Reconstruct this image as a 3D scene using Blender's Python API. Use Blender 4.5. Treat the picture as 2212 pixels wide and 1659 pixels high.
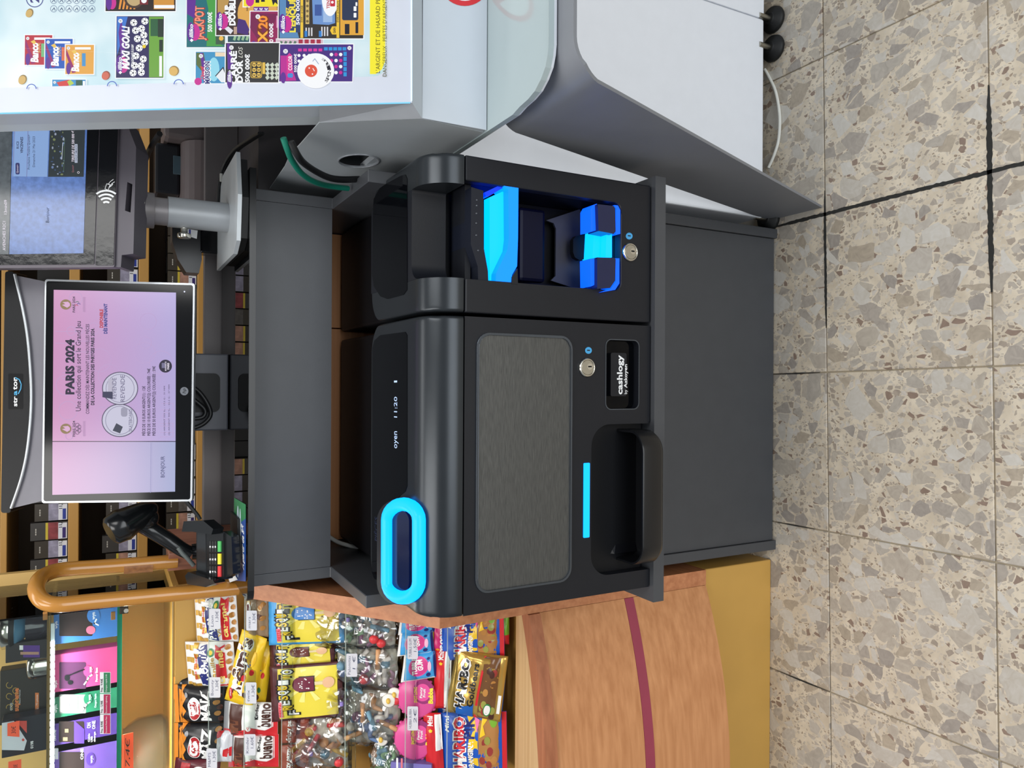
import bpy, bmesh, math, random
from mathutils import Vector, Matrix
from mathutils.geometry import tessellate_polygon
for _o in list(bpy.data.objects): bpy.data.objects.remove(_o)
scene = bpy.context.scene
C = scene.collection
R_ = math.radians

# ------------------------------------------------------------------ camera
# portrait phone photograph stored on its side: world up is image left
FPX, PITCH, ROLL, CAMH = 1608.0, R_(28.6), R_(0.3), 1.33
F = Vector((0, math.cos(PITCH), -math.sin(PITCH)))
_R0 = Vector((1, 0, 0)); _U0 = Vector((0, math.sin(PITCH), math.cos(PITCH)))
RT = _R0 * math.cos(ROLL) + _U0 * math.sin(ROLL)
UP = _U0 * math.cos(ROLL) - _R0 * math.sin(ROLL)
EYE = Vector((0, 0, CAMH))
cam = bpy.data.cameras.new('camera'); cam.sensor_fit = 'HORIZONTAL'; cam.sensor_width = 36
cam.lens = FPX / 2212 * 36; cam.clip_start = 0.02
cam_o = bpy.data.objects.new('camera', cam); C.objects.link(cam_o)
mx = Matrix((( -UP.x, RT.x, -F.x, EYE.x), (-UP.y, RT.y, -F.y, EYE.y), (-UP.z, RT.z, -F.z, EYE.z), (0, 0, 0, 1)))
cam_o.matrix_world = mx
scene.camera = cam_o

# ------------------------------------------------------------------ light
world = bpy.data.worlds.new('world'); scene.world = world; world.use_nodes = True
bg = world.node_tree.nodes['Background']; bg.inputs[0].default_value = (0.80, 0.86, 0.92, 1); bg.inputs[1].default_value = 0.42
def area(name, loc, target, sx, sy, power, col=(1, 1, 1)):
    l = bpy.data.lights.new(name, 'AREA'); l.shape = 'RECTANGLE'; l.size = sx; l.size_y = sy; l.energy = power; l.color = col
    o = bpy.data.objects.new(name, l); C.objects.link(o); o.location = loc
    o.rotation_euler = (Vector(target) - Vector(loc)).to_track_quat('-Z', 'Y').to_euler()
    return o
area('ceiling_lamp', (-0.55, 0.5, 2.75), (-0.55, 0.5, 0), 0.6, 1.5, 22, (1, 0.97, 0.93))
area('ceiling_lamp', (-0.35, 1.75, 2.75), (-0.35, 1.75, 0), 1.5, 0.3, 9, (1, 0.97, 0.93))
area('ceiling_lamp', (0.75, 0.1, 2.75), (0.75, 0.1, 0), 0.6, 1.5, 22, (1, 0.99, 0.97))
area('shop_window', (0.5, -3.2, 1.05), (0, 1.2, 0.5), 3.2, 2.0, 95, (0.93, 0.97, 1.0))
scene.view_settings.view_transform = 'Standard'; scene.view_settings.look = 'None'
scene.view_settings.gamma = 1; scene.view_settings.use_curve_mapping = False
scene.view_settings.exposure = 0.0

# ------------------------------------------------------------------ pixel helpers (2212 x 1659 frame)
def ray(x, y):
    return (F + RT * ((1659 - y - 829.5) / FPX) + UP * ((1106 - x) / FPX))
def P(x, y, X=None, Y=None, Z=None, plane=None):
    d = ray(x, y)
    if X is not None: t = X / d.x
    elif Y is not None: t = Y / d.y
    elif Z is not None: t = (Z - CAMH) / d.z
    else: p0, n = plane; t = (p0 - EYE).dot(n) / d.dot(n)
    return EYE + d * t

# ------------------------------------------------------------------ materials
def lin(c):
    c = c / 255.0
    return c / 12.92 if c <= 0.04045 else ((c + 0.055) / 1.055) ** 2.4
def rgb(*c): return (lin(c[0]), lin(c[1]), lin(c[2]), 1)
_M = {}
def mat(name, col, rough=0.5, metal=0.0, emit=0.0, trans=0.0, alpha=1.0, var=0.04, vscale=30, bump=0.0, bscale=200, coat=0.0, spec=0.5, ior=1.45):
    if name in _M: return _M[name]
    m = bpy.data.materials.new(name); m.use_nodes = True; nt = m.node_tree; b = nt.nodes['Principled BSDF']
    c = rgb(*col)
    b.inputs['Base Color'].default_value = c
    b.inputs['Roughness'].default_value = rough; b.inputs['Metallic'].default_value = metal
    b.inputs['IOR'].default_value = ior
    b.inputs['Specular IOR Level'].default_value = spec
    b.inputs['Coat Weight'].default_value = coat
    if trans: b.inputs['Transmission Weight'].default_value = trans
    if alpha < 1: b.inputs['Alpha'].default_value = alpha
    if emit:
        b.inputs['Emission Color'].default_value = c; b.inputs['Emission Strength'].default_value = emit
    if var or bump:
        tc = nt.nodes.new('ShaderNodeTexCoord')
        if var:
            n = nt.nodes.new('ShaderNodeTexNoise'); n.inputs['Scale'].default_value = vscale; n.inputs['Detail'].default_value = 3
            nt.links.new(tc.outputs['Object'], n.inputs['Vector'])
            mixn = nt.nodes.new('ShaderNodeMix'); mixn.data_type = 'RGBA'
            mixn.inputs[6].default_value = tuple(max(0, v * (1 - 2 * var)) for v in c[:3]) + (1,)
            mixn.inputs[7].default_value = tuple(min(1, v * (1 + 2 * var)) for v in c[:3]) + (1,)
            nt.links.new(n.outputs[0], mixn.inputs[0]); nt.links.new(mixn.outputs[2], b.inputs['Base Color'])
        if bump:
            n2 = nt.nodes.new('ShaderNodeTexNoise'); n2.inputs['Scale'].default_value = bscale; n2.inputs['Detail'].default_value = 4
            nt.links.new(tc.outputs['Object'], n2.inputs['Vector'])
            bp = nt.nodes.new('ShaderNodeBump'); bp.inputs['Strength'].default_value = bump; bp.inputs['Distance'].default_value = 0.001
            nt.links.new(n2.outputs[0], bp.inputs['Height']); nt.links.new(bp.outputs[0], b.inputs['Normal'])
    _M[name] = m
    return m
def glow(name, col, s=1.0):
    """a light-giving surface: backlit print, display, led"""
    if name in _M: return _M[name]
    m = bpy.data.materials.new(name); m.use_nodes = True; nt = m.node_tree; b = nt.nodes['Principled BSDF']
    b.inputs['Base Color'].default_value = (0.01, 0.01, 0.01, 1); b.inputs['Roughness'].default_value = 0.35
    b.inputs['Specular IOR Level'].default_value = 0.2
    b.inputs['Emission Color'].default_value = rgb(*col); b.inputs['Emission Strength'].default_value = s
    _M[name] = m
    return m
def wood(name, c1, c2, axis='Z', rough=0.4, scale=1.0):
    if name in _M: return _M[name]
    m = bpy.data.materials.new(name); m.use_nodes = True; nt = m.node_tree; b = nt.nodes['Principled BSDF']
    tc = nt.nodes.new('ShaderNodeTexCoord'); mp = nt.nodes.new('ShaderNodeMapping')
    s = {'X': (.7, 60, 60), 'Y': (60, .7, 60), 'Z': (60, 60, .7)}[axis]
    mp.inputs['Scale'].default_value = tuple(v * scale for v in s)
    n = nt.nodes.new('ShaderNodeTexNoise'); n.inputs['Scale'].default_value = 1.6; n.inputs['Detail'].default_value = 5; n.inputs['Distortion'].default_value = 0.1
    r = nt.nodes.new('ShaderNodeValToRGB'); r.color_ramp.elements[0].position = 0.3; r.color_ramp.elements[1].position = 0.72
    r.color_ramp.elements[0].color = rgb(*c1); r.color_ramp.elements[1].color = rgb(*c2)
    nt.links.new(tc.outputs['Object'], mp.inputs[0]); nt.links.new(mp.outputs[0], n.inputs['Vector'])
    nt.links.new(n.outputs[0], r.inputs[0]); nt.links.new(r.outputs[0], b.inputs['Base Color'])
    b.inputs['Roughness'].default_value = rough
    _M[name] = m
    return m
def clear(name, col=(255, 255, 255), tint=0.9, rough=0.0):
    """thin clear sheet: straight-through light plus a surface reflection"""
    if name in _M: return _M[name]
    m = bpy.data.materials.new(name); m.use_nodes = True; nt = m.node_tree
    nt.nodes.remove(nt.nodes['Principled BSDF']); out = nt.nodes['Material Output']
    tr = nt.nodes.new('ShaderNodeBsdfTransparent'); c = rgb(*col); tr.inputs[0].default_value = tuple(v * tint for v in c[:3]) + (1,)
    gl = nt.nodes.new('ShaderNodeBsdfGlossy'); gl.inputs['Roughness'].default_value = rough
    fr = nt.nodes.new('ShaderNodeFresnel'); fr.inputs[0].default_value = 1.45
    mx_ = nt.nodes.new('ShaderNodeMixShader')
    nt.links.new(fr.outputs[0], mx_.inputs[0]); nt.links.new(tr.outputs[0], mx_.inputs[1]); nt.links.new(gl.outputs[0], mx_.inputs[2])
    nt.links.new(mx_.outputs[0], out.inputs[0])
    _M[name] = m
    return m
def film(name, amount=0.25, col=(235, 240, 245), rough=0.12):
    """crinkled clear plastic film"""
    if name in _M: return _M[name]
    m = clear(name + '_b', (255, 255, 255), 1.0); m = m.copy(); m.name = name; nt = m.node_tree
    gl = [n for n in nt.nodes if n.type == 'BSDF_GLOSSY'][0]; gl.inputs['Roughness'].default_value = rough
    tc = nt.nodes.new('ShaderNodeTexCoord'); n = nt.nodes.new('ShaderNodeTexVoronoi'); n.inputs['Scale'].default_value = 45
    bp = nt.nodes.new('ShaderNodeBump'); bp.inputs['Strength'].default_value = 0.9; bp.inputs['Distance'].default_value = 0.01
    nt.links.new(tc.outputs['Object'], n.inputs['Vector']); nt.links.new(n.outputs[0], bp.inputs['Height']); nt.links.new(bp.outputs[0], gl.inputs['Normal'])
    fr = [q for q in nt.nodes if q.type == 'FRESNEL'][0]; nt.links.new(bp.outputs[0], fr.inputs['Normal'])
    ad = nt.nodes.new('ShaderNodeMath'); ad.operation = 'ADD'; ad.use_clamp = True; ad.inputs[1].default_value = amount
    mxs = [q for q in nt.nodes if q.type == 'MIX_SHADER'][0]
    nt.links.new(fr.outputs[0], ad.inputs[0]); nt.links.new(ad.outputs[0], mxs.inputs[0])
    _M[name] = m
    return m

# ------------------------------------------------------------------ mesh builder
class MB:
    def __init__(s): s.v = []; s.f = []; s.mi = []; s.mats = []; s.smooth = []
    def mi_of(s, m):
        if m is None: return 0
        if m not in s.mats: s.mats.append(m)
        return s.mats.index(m)
    def add(s, verts, faces, m=None, smooth=False):
        o = len(s.v); k = s.mi_of(m); s.v += [Vector(p) for p in verts]
        for f in faces: s.f.append([i + o for i in f]); s.mi.append(k); s.smooth.append(smooth)
        return s
    def bm(s, b, m=None, mtx=None, smooth=False):
        b.verts.ensure_lookup_table(); b.verts.index_update()
        vs = [(mtx @ v.co if mtx else v.co.copy()) for v in b.verts]
        s.add(vs, [[v.index for v in f.verts] for f in b.faces], m, smooth); b.free(); return s
    def box(s, x0, x1, y0, y1, z0, z1, m=None, bev=0.0, seg=2, mtx=None):
        b = bmesh.new(); bmesh.ops.create_cube(b, size=1)
        for v in b.verts:
            v.co = Vector((x0 + (v.co.x + .5) * (x1 - x0), y0 + (v.co.y + .5) * (y1 - y0), z0 + (v.co.z + .5) * (z1 - z0)))
        if bev: bmesh.ops.bevel(b, geom=list(b.edges), offset=bev, segments=seg, affect='EDGES', profile=0.5)
        return s.bm(b, m, mtx, False)
    def prism(s, pts, vec, m=None, holes=(), smooth_side=False):
        """closed outline (3D points, planar) + optional holes, extruded along vec"""
        loops = [[Vector(p) for p in pts]] + [[Vector(p) for p in h] for h in holes]
        vec = Vector(vec); flat = [p for l in loops for p in l]; n = len(flat)
        nrm = Vector((0, 0, 0)); l0 = loops[0]
        for i in range(len(l0)): nrm += l0[i].cross(l0[(i + 1) % len(l0)])
        nrm.normalize()
        if len(loops) == 1 and len(flat) <= 4: tris = [tuple(range(len(flat)))]
        else:
            # flatten to 2D for robustness
            ex = (l0[1] - l0[0]).normalized(); ey = nrm.cross(ex)
            l2 = [[Vector(((p - l0[0]).dot(ex), (p - l0[0]).dot(ey), 0)) for p in l] for l in loops]
            tris = [tuple(t) for t in tessellate_polygon(l2)]
            # fix orientation
            fl2 = [p for l in l2 for p in l]; tt = []
            for t in tris:
                a, b_, c = (fl2[i] for i in t)
                ar = (b_ - a).cross(c - a).z
                tt.append(t if ar > 0 else (t[0], t[2], t[1]))
            tris = tt
        along = nrm.dot(vec) > 0
        bot = [tuple(reversed(t)) for t in tris] if along else tris
        top = [tuple(i + n for i in (t if along else reversed(t))) for t in tris]
        sides = []; o = 0
        for l in loops:
            k = len(l)
            for i in range(k):
                j = (i + 1) % k
                q = (o + i, o + j, o + j + n, o + i + n)
                sides.append(q if along else tuple(reversed(q)))
            o += k
        o = len(s.v); kk = s.mi_of(m); s.v += flat + [p + vec for p in flat]
        for f in bot + top: s.f.append([i + o for i in f]); s.mi.append(kk); s.smooth.append(False)
        for f in sides: s.f.append([i + o for i in f]); s.mi.append(kk); s.smooth.append(smooth_side)
        return s
    def tube(s, pts, r, m=None, n=10, caps=True, radii=None):
        pts = [Vector(p) for p in pts]; rings = []; prev = None
        for i, p in enumerate(pts):
            t = (pts[min(i + 1, len(pts) - 1)] - pts[max(i - 1, 0)]).normalized()
            if prev is None: a = Vector((0, 0, 1)) if abs(t.z) < .9 else Vector((1, 0, 0)); u = t.cross(a).normalized()
            else: u = (prev - t * prev.dot(t)).normalized()
            prev = u; w = t.cross(u); rr = radii[i] if radii else r
            rings.append([p + (u * math.cos(2 * math.pi * k / n) + w * math.sin(2 * math.pi * k / n)) * rr for k in range(n)])
        vs = [q for rg in rings for q in rg]; fs = []
        for i in range(len(pts) - 1):
            for k in range(n):
                a = i * n + k; b = i * n + (k + 1) % n; fs.append((a, b, b + n, a + n))
        s.add(vs, fs, m, True)
        if caps:
            o = len(vs); s.add(rings[0], [tuple(reversed(range(n)))], m); s.add(rings[-1], [tuple(range(n))], m)
        return s
    def lathe(s, prof, c, axis=(0, 0, 1), m=None, n=24, cap=True):
        """prof: [(radius, height)...] around axis through c"""
        ax = Vector(axis).normalized(); a = Vector((1, 0, 0)) if abs(ax.x) < .9 else Vector((0, 1, 0))
        u = ax.cross(a).normalized(); w = ax.cross(u); c = Vector(c); vs = []; fs = []
        for r, h in prof:
            for k in range(n):
                an = 2 * math.pi * k / n; vs.append(c + ax * h + (u * math.cos(an) + w * math.sin(an)) * r)
        for i in range(len(prof) - 1):
            for k in range(n):
                a_ = i * n + k; b_ = i * n + (k + 1) % n; fs.append((a_, b_, b_ + n, a_ + n))
        s.add(vs, fs, m, True)
        if cap:
            L = (len(prof) - 1) * n
            s.add(vs[:n], [tuple(reversed(range(n)))], m); s.add(vs[L:L + n], [tuple(range(n))], m)
        return s
    def ball(s, c, rx, ry, rz, m=None, n=10, rot=None):
        b = bmesh.new(); bmesh.ops.create_uvsphere(b, u_segments=n, v_segments=max(5, n // 2 + 1), radius=1)
        mt = Matrix.Translation(Vector(c)) @ (rot.to_4x4() if rot else Matrix.Identity(4)) @ Matrix.Diagonal((rx, ry, rz, 1))
        return s.bm(b, m, mt, True)
    def build(s, name, m=None, parent=None, fix=False):
        if m is not None and not s.mats: s.mats = [m]
        base = Vector((0, 0, 0))
        if parent is not None: base = world_loc(parent)
        elif s.v:
            xs = [p.x for p in s.v]; ys = [p.y for p in s.v]; zs = [p.z for p in s.v]
            base = Vector(((min(xs) + max(xs)) / 2, (min(ys) + max(ys)) / 2, min(zs)))
        me = bpy.data.meshes.new(name); me.from_pydata([tuple(p - base) for p in s.v], [], s.f)
        for q in s.mats: me.materials.append(q)
        me.polygons.foreach_set('material_index', s.mi); me.polygons.foreach_set('use_smooth', s.smooth); me.update()
        if fix:
            b = bmesh.new(); b.from_mesh(me); bmesh.ops.recalc_face_normals(b, faces=list(b.faces)); b.to_mesh(me); b.free()
        o = bpy.data.objects.new(name, me); C.objects.link(o)
        if parent is not None: o.parent = parent
        else: o.location = base
        return o
def world_loc(o):
    p = Vector(o.location)
    while o.parent is not None: o = o.parent; p = p + Vector(o.location)
    return p
def tag(o, label, cat=None, group=None, kind=None):
    if label: o['label'] = label
    if cat: o['category'] = cat
    if group: o['group'] = group
    if kind: o['kind'] = kind
    return o
def thing(name, label, cat, loc, group=None):
    o = bpy.data.objects.new(name, None); o.empty_display_size = 0.03; C.objects.link(o); o.location = loc
    return tag(o, label, cat, group)
def struct(o, label=None, cat=None): return tag(o, label, cat, kind='structure')
def copy_tree(o, loc=None, parent=None):
    c = o.copy(); C.objects.link(c)
    if parent is not None: c.parent = parent
    if loc is not None: c.location = loc
    for ch in list(o.children): copy_tree(ch, None, c)
    return c
def arc(cx, cy, r, a0, a1, n=8): return [(cx + r * math.cos(R_(a0 + (a1 - a0) * i / n)), cy + r * math.sin(R_(a0 + (a1 - a0) * i / n))) for i in range(n + 1)]
def rrect(x0, x1, y0, y1, r, n=6):
    return arc(x1 - r, y0 + r, r, -90, 0, n) + arc(x1 - r, y1 - r, r, 0, 90, n) + arc(x0 + r, y1 - r, r, 90, 180, n) + arc(x0 + r, y0 + r, r, 180, 270, n)
def bez(pts, n=12):
    """smooth Catmull-Rom path"""
    pts = [Vector(p) for p in pts]; out = []
    for i in range(len(pts) - 1):
        p0 = pts[max(i - 1, 0)]; p1 = pts[i]; p2 = pts[i + 1]; p3 = pts[min(i + 2, len(pts) - 1)]
        for k in range(n):
            t = k / n
            out.append(0.5 * ((2 * p1) + (p2 - p0) * t + (2 * p0 - 5 * p1 + 4 * p2 - p3) * t * t + (3 * p1 - p0 - 3 * p2 + p3) * t ** 3))
    return out + [pts[-1]]

# ------------------------------------------------------------------ flat print on a plane
def _text_mesh(txt, bold=0.0, shear=0.0):
    cu = bpy.data.curves.new('t', 'FONT'); cu.body = txt; cu.offset = bold; cu.shear = shear; cu.resolution_u = 2; cu.fill_mode = 'FRONT'
    ob = bpy.data.objects.new('t', cu); C.objects.link(ob)
    dg = bpy.context.evaluated_depsgraph_get(); me = bpy.data.meshes.new_from_object(ob.evaluated_get(dg))
    vs = [v.co.copy() for v in me.vertices]; fs = [list(p.vertices) for p in me.polygons]
    bpy.data.objects.remove(ob); bpy.data.curves.remove(cu); bpy.data.meshes.remove(me)
    return vs, fs
_tc = {}
def text_geo(txt, bold=0.0, shear=0.0):
    k = (txt, bold, shear)
    if k not in _tc: _tc[k] = _text_mesh(*k)
    return _tc[k]
_hv = text_geo('H')[0]; CAPH = max(v.y for v in _hv) - min(v.y for v in _hv)
class Face:
    """flat print on the plane p0 / right / up; pixel positions fall onto that plane"""
    def __init__(s, p0, right, up, lift=0.00025):
        s.p0 = Vector(p0); s.ex = Vector(right).normalized(); s.n = s.ex.cross(Vector(up)).normalized(); s.ey = s.n.cross(s.ex)
        s.mb = MB(); s.k = 1; s.lift = lift
    def loc(s, x, y):
        q = P(x, y, plane=(s.p0, s.n)) - s.p0
        return q.dot(s.ex), q.dot(s.ey)
    def w(s, a, b, k=None): return s.p0 + s.ex * a + s.ey * b + s.n * (s.lift * (s.k if k is None else k))
    def poly2(s, pts, m):
        """outline in plane coordinates"""
        ps = [Vector((a, b, 0)) for a, b in pts]
        if len(ps) <= 4: fs = [tuple(range(len(ps)))]
        else: fs = [tuple(t) for t in tessellate_polygon([ps])]
        fx = []
        for f in fs:
            a, b, c = ps[f[0]], ps[f[1]], ps[f[2]]
            fx.append(f if (b - a).cross(c - a).z > 0 else tuple(reversed(f)))
        s.mb.add([s.w(a, b) for a, b in pts], fx, m); s.k += 1
        return s
    def poly(s, px, m): return s.poly2([s.loc(*p) for p in px], m)
    def rect(s, x0, x1, y0, y1, m): return s.poly([(x1, y1), (x1, y0), (x0, y0), (x0, y1)], m)
    def rr(s, x0, x1, y0, y1, r, m): return s.poly([(p[0], p[1]) for p in rrect(x0, x1, y0, y1, r, 4)], m)
    def disc(s, x, y, rx, ry=None, m=None, n=20, rot=0):
        ry = ry or rx; c, d = math.cos(R_(rot)), math.sin(R_(rot))
        return s.poly([(x + rx * math.cos(2 * math.pi * i / n) * c - ry * math.sin(2 * math.pi * i / n) * d, y + rx * math.cos(2 * math.pi * i / n) * d + ry * math.sin(2 * math.pi * i / n) * c) for i in range(n)], m)
    def ring(s, x, y, r, w, m, a0=0, a1=360, n=28):
        vs = []; fs = []
        for i in range(n + 1):
            a = R_(a0 + (a1 - a0) * i / n)
            for q in (r - w, r): vs.append(s.w(*s.loc(x + q * math.cos(a), y + q * math.sin(a))))
        for i in range(n): fs.append((2 * i, 2 * i + 1, 2 * i + 3, 2 * i + 2))
        nn = (vs[1] - vs[0]).cross(vs[2] - vs[0])
        if nn.dot(s.n) > 0: fs = [(f[0], f[1], f[2], f[3]) for f in fs]
        # orient
        a, b, c = vs[fs[0][0]], vs[fs[0][1]], vs[fs[0][2]]
        if (b - a).cross(c - a).dot(s.n) < 0: fs = [tuple(reversed(f)) for f in fs]
        s.mb.add(vs, fs, m); s.k += 1; return s
    def line(s, pts, w, m):
        """stroke through pixel points, w pixels wide"""
        for i in range(len(pts) - 1):
            (x0, y0), (x1, y1) = pts[i], pts[i + 1]; L = math.hypot(x1 - x0, y1 - y0) or 1
            dx, dy = (x1 - x0) / L * w / 2, (y1 - y0) / L * w / 2
            s.poly([(x0 - dx - dy, y0 - dy + dx), (x1 + dx - dy, y1 + dy + dx), (x1 + dx + dy, y1 + dy - dx), (x0 - dx + dy, y0 - dy - dx)], m); s.k -= 1
        s.k += 1; return s
    def text(s, txt, xb, yl, yr, cap, m, bold=0.0, shear=0.0, xb2=None):
        """baseline at image column xb from row yl (left end) to row yr (right end), cap pixels tall"""
        vs, fs = text_geo(txt, bold, shear)
        if not vs: return s
        a = Vector(s.loc(xb, yl)); b = Vector(s.loc(xb if xb2 is None else xb2, yr)); d = b - a; W = d.length; d.normalize()
        xs = [v.x for v in vs]; x0, x1 = min(xs), max(xs); sx = W / max(1e-6, x1 - x0)
        up = Vector(s.loc(xb - cap, yl)) - a; hh = abs(d.x * up.y - d.y * up.x); sy = hh / CAPH
        pts = []
        for v in vs:
            q = a + d * ((v.x - x0) * sx) + Vector((-d.y, d.x)) * (v.y * sy); pts.append(s.w(q.x, q.y))
        s.mb.add(pts, fs, m); s.k += 1; return s
    def build(s, name, parent):
        return s.mb.build(name, None, parent)

# ================================================================== floor
def terrazzo():
    m = bpy.data.materials.new('terrazzo'); m.use_nodes = True; nt = m.node_tree; b = nt.nodes['Principled BSDF']; L = nt.links.new
    N = nt.nodes.new
    geo = N('ShaderNodeNewGeometry'); oi = N('ShaderNodeObjectInfo')
    off = N('ShaderNodeVectorMath'); off.operation = 'MULTIPLY_ADD'
    cmb = N('ShaderNodeCombineXYZ'); L(oi.outputs['Random'], cmb.inputs[0]); L(oi.outputs['Random'], cmb.inputs[1])
    L(cmb.outputs[0], off.inputs[0]); off.inputs[1].default_value = (37, 19, 0); L(geo.outputs['Position'], off.inputs[2])
    wn = N('ShaderNodeTexNoise'); wn.inputs['Scale'].default_value = 14; wn.inputs['Detail'].default_value = 2; L(off.outputs[0], wn.inputs['Vector'])
    wv = N('ShaderNodeVectorMath'); wv.operation = 'MULTIPLY_ADD'; L(wn.outputs['Color'], wv.inputs[0]); wv.inputs[1].default_value = (0.03, 0.03, 0); L(off.outputs[0], wv.inputs[2])
    vec = wv.outputs[0]
    bn = N('ShaderNodeTexNoise'); bn.inputs['Scale'].default_value = 25; bn.inputs['Detail'].default_value = 5; L(off.outputs[0], bn.inputs['Vector'])
    br = N('ShaderNodeValToRGB'); br.color_ramp.elements[0].color = rgb(214, 199, 175); br.color_ramp.elements[1].color = rgb(236, 222, 198)
    br.color_ramp.elements[0].position = 0.35; br.color_ramp.elements[1].position = 0.65; L(bn.outputs[0], br.inputs[0])
    cur = br.outputs[0]
    def layer(cur, scale, edge, keep, cols, seed):
        sc = N('ShaderNodeVectorMath'); sc.operation = 'ADD'; L(vec, sc.inputs[0]); sc.inputs[1].default_value = (seed, seed * 1.7, 0)
        ms = N('ShaderNodeVectorMath'); ms.operation = 'MULTIPLY'; L(sc.outputs[0], ms.inputs[0]); ms.inputs[1].default_value = (1, 0.82, 0)
        v1 = N('ShaderNodeTexVoronoi'); v1.voronoi_dimensions = '2D'; v1.feature = 'F1'; v1.inputs['Scale'].default_value = scale; v1.inputs['Randomness'].default_value = 1
        v2 = N('ShaderNodeTexVoronoi'); v2.voronoi_dimensions = '2D'; v2.feature = 'DISTANCE_TO_EDGE'; v2.inputs['Scale'].default_value = scale; v2.inputs['Randomness'].default_value = 1
        L(ms.outputs[0], v1.inputs['Vector']); L(ms.outputs[0], v2.inputs['Vector'])
        sp = N('ShaderNodeSeparateColor'); L(v1.outputs['Color'], sp.inputs[0])
        # ragged chip edge whose inset differs from chip to chip
        en = N('ShaderNodeMath'); en.operation = 'MULTIPLY_ADD'; L(sp.outputs[2], en.inputs[0]); en.inputs[1].default_value = edge * 2.2; en.inputs[2].default_value = edge * 0.5
        gt = N('ShaderNodeMath'); gt.operation = 'GREATER_THAN'; L(v2.outputs['Distance'], gt.inputs[0]); L(en.outputs[0], gt.inputs[1])
        kp = N('ShaderNodeMath'); kp.operation = 'GREATER_THAN'; L(sp.outputs[0], kp.inputs[0]); kp.inputs[1].default_value = 1 - keep
        mk = N('ShaderNodeMath'); mk.operation = 'MULTIPLY'; L(gt.outputs[0], mk.inputs[0]); L(kp.outputs[0], mk.inputs[1])
        rp = N('ShaderNodeValToRGB'); rp.color_ramp.interpolation = 'CONSTANT'
        e = rp.color_ramp.elements; e[0].color = rgb(*cols[0]); e[0].position = 0; e[1].color = rgb(*cols[1]); e[1].position = 1 / len(cols)
        for i in range(2, len(cols)): q = e.new(i / len(cols)); q.color = rgb(*cols[i])
        L(sp.outputs[1], rp.inputs[0])
        vn = N('ShaderNodeTexNoise'); vn.inputs['Scale'].default_value = 60; vn.inputs['Detail'].default_value = 5; vn.inputs['Distortion'].default_value = 1.5; L(vec, vn.inputs['Vector'])
        vm = N('ShaderNodeMix'); vm.data_type = 'RGBA'; vm.blend_type = 'OVERLAY'; vm.inputs[0].default_value = 0.3; L(rp.outputs[0], vm.inputs[6]); L(vn.outputs[0], vm.inputs[7])
        mi = N('ShaderNodeMix'); mi.data_type = 'RGBA'; L(mk.outputs[0], mi.inputs[0]); L(cur, mi.inputs[6]); L(vm.outputs[2], mi.inputs[7])
        return mi.outputs[2]
    pale = [(204, 192, 174), (214, 202, 184), (194, 182, 165), (220, 210, 194), (184, 171, 154), (210, 198, 180), (168, 150, 130)]
    mid = [(192, 181, 166), (203, 192, 177), (182, 170, 155), (211, 202, 188), (174, 160, 144), (198, 188, 174), (154, 132, 116), (216, 207, 195)]
    big = [(190, 181, 168), (201, 192, 179), (181, 171, 159), (207, 199, 186), (195, 184, 168), (213, 206, 194), (188, 174, 154), (172, 163, 153), (218, 212, 201)]
    cur = layer(cur, 190, 0.09, 0.55, pale, 3.1)
    cur = layer(cur, 84, 0.09, 0.46, mid, 7.7)
    cur = layer(cur, 38, 0.06, 0.46, big, 1.3)
    cur = layer(cur, 23, 0.09, 0.24, big, 5.9)
    hs = N('ShaderNodeHueSaturation'); hs.inputs['Saturation'].default_value = .95; hs.inputs['Value'].default_value = .87; L(cur, hs.inputs['Color']); cur = hs.outputs[0]
    L(cur, b.inputs['Base Color'])
    b.inputs['Roughness'].default_value = 0.38; b.inputs['Specular IOR Level'].default_value = 0.35
    return m
M_TERR = terrazzo()
M_GROUT = mat('grout', (172, 160, 138), 0.9)
M_GROUTD = mat('dark_joint', (46, 46, 44), 0.95, bump=0.6, bscale=300)
fl = MB().box(-3, 3, -4, 3.6, -0.06, -0.0035).build('floor', M_GROUT); struct(fl, 'terrazzo tile floor with thin recessed joints', 'floor')
TA = R_(1.1); TX = Vector((math.cos(TA), math.sin(TA), 0)); TY = Vector((-math.sin(TA), math.cos(TA), 0)); T0 = Vector((0.362, 1.064, 0)); TS = 0.334
_tm = MB().box(-TS / 2 + .0012, TS / 2 - .0012, -TS / 2 + .0012, TS / 2 - .0012, -0.02, 0, bev=0.0012, seg=1)
_t0 = None
for i in range(-6, 6):
    for j in range(-4, 2):
        c = T0 + TX * ((i + .5) * TS) + TY * ((j + .5) * TS)
        if _t0 is None:
            _t0 = _tm.build('floor_tile', M_TERR, fl)
            # recentre mesh on its own origin
            for v in _t0.data.vertices: v.co += world_loc(fl)
            o = _t0
        else: o = _t0.copy(); C.objects.link(o)
        o.parent = fl; o.location = c - world_loc(fl); o.rotation_euler = (0, 0, TA)
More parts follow.
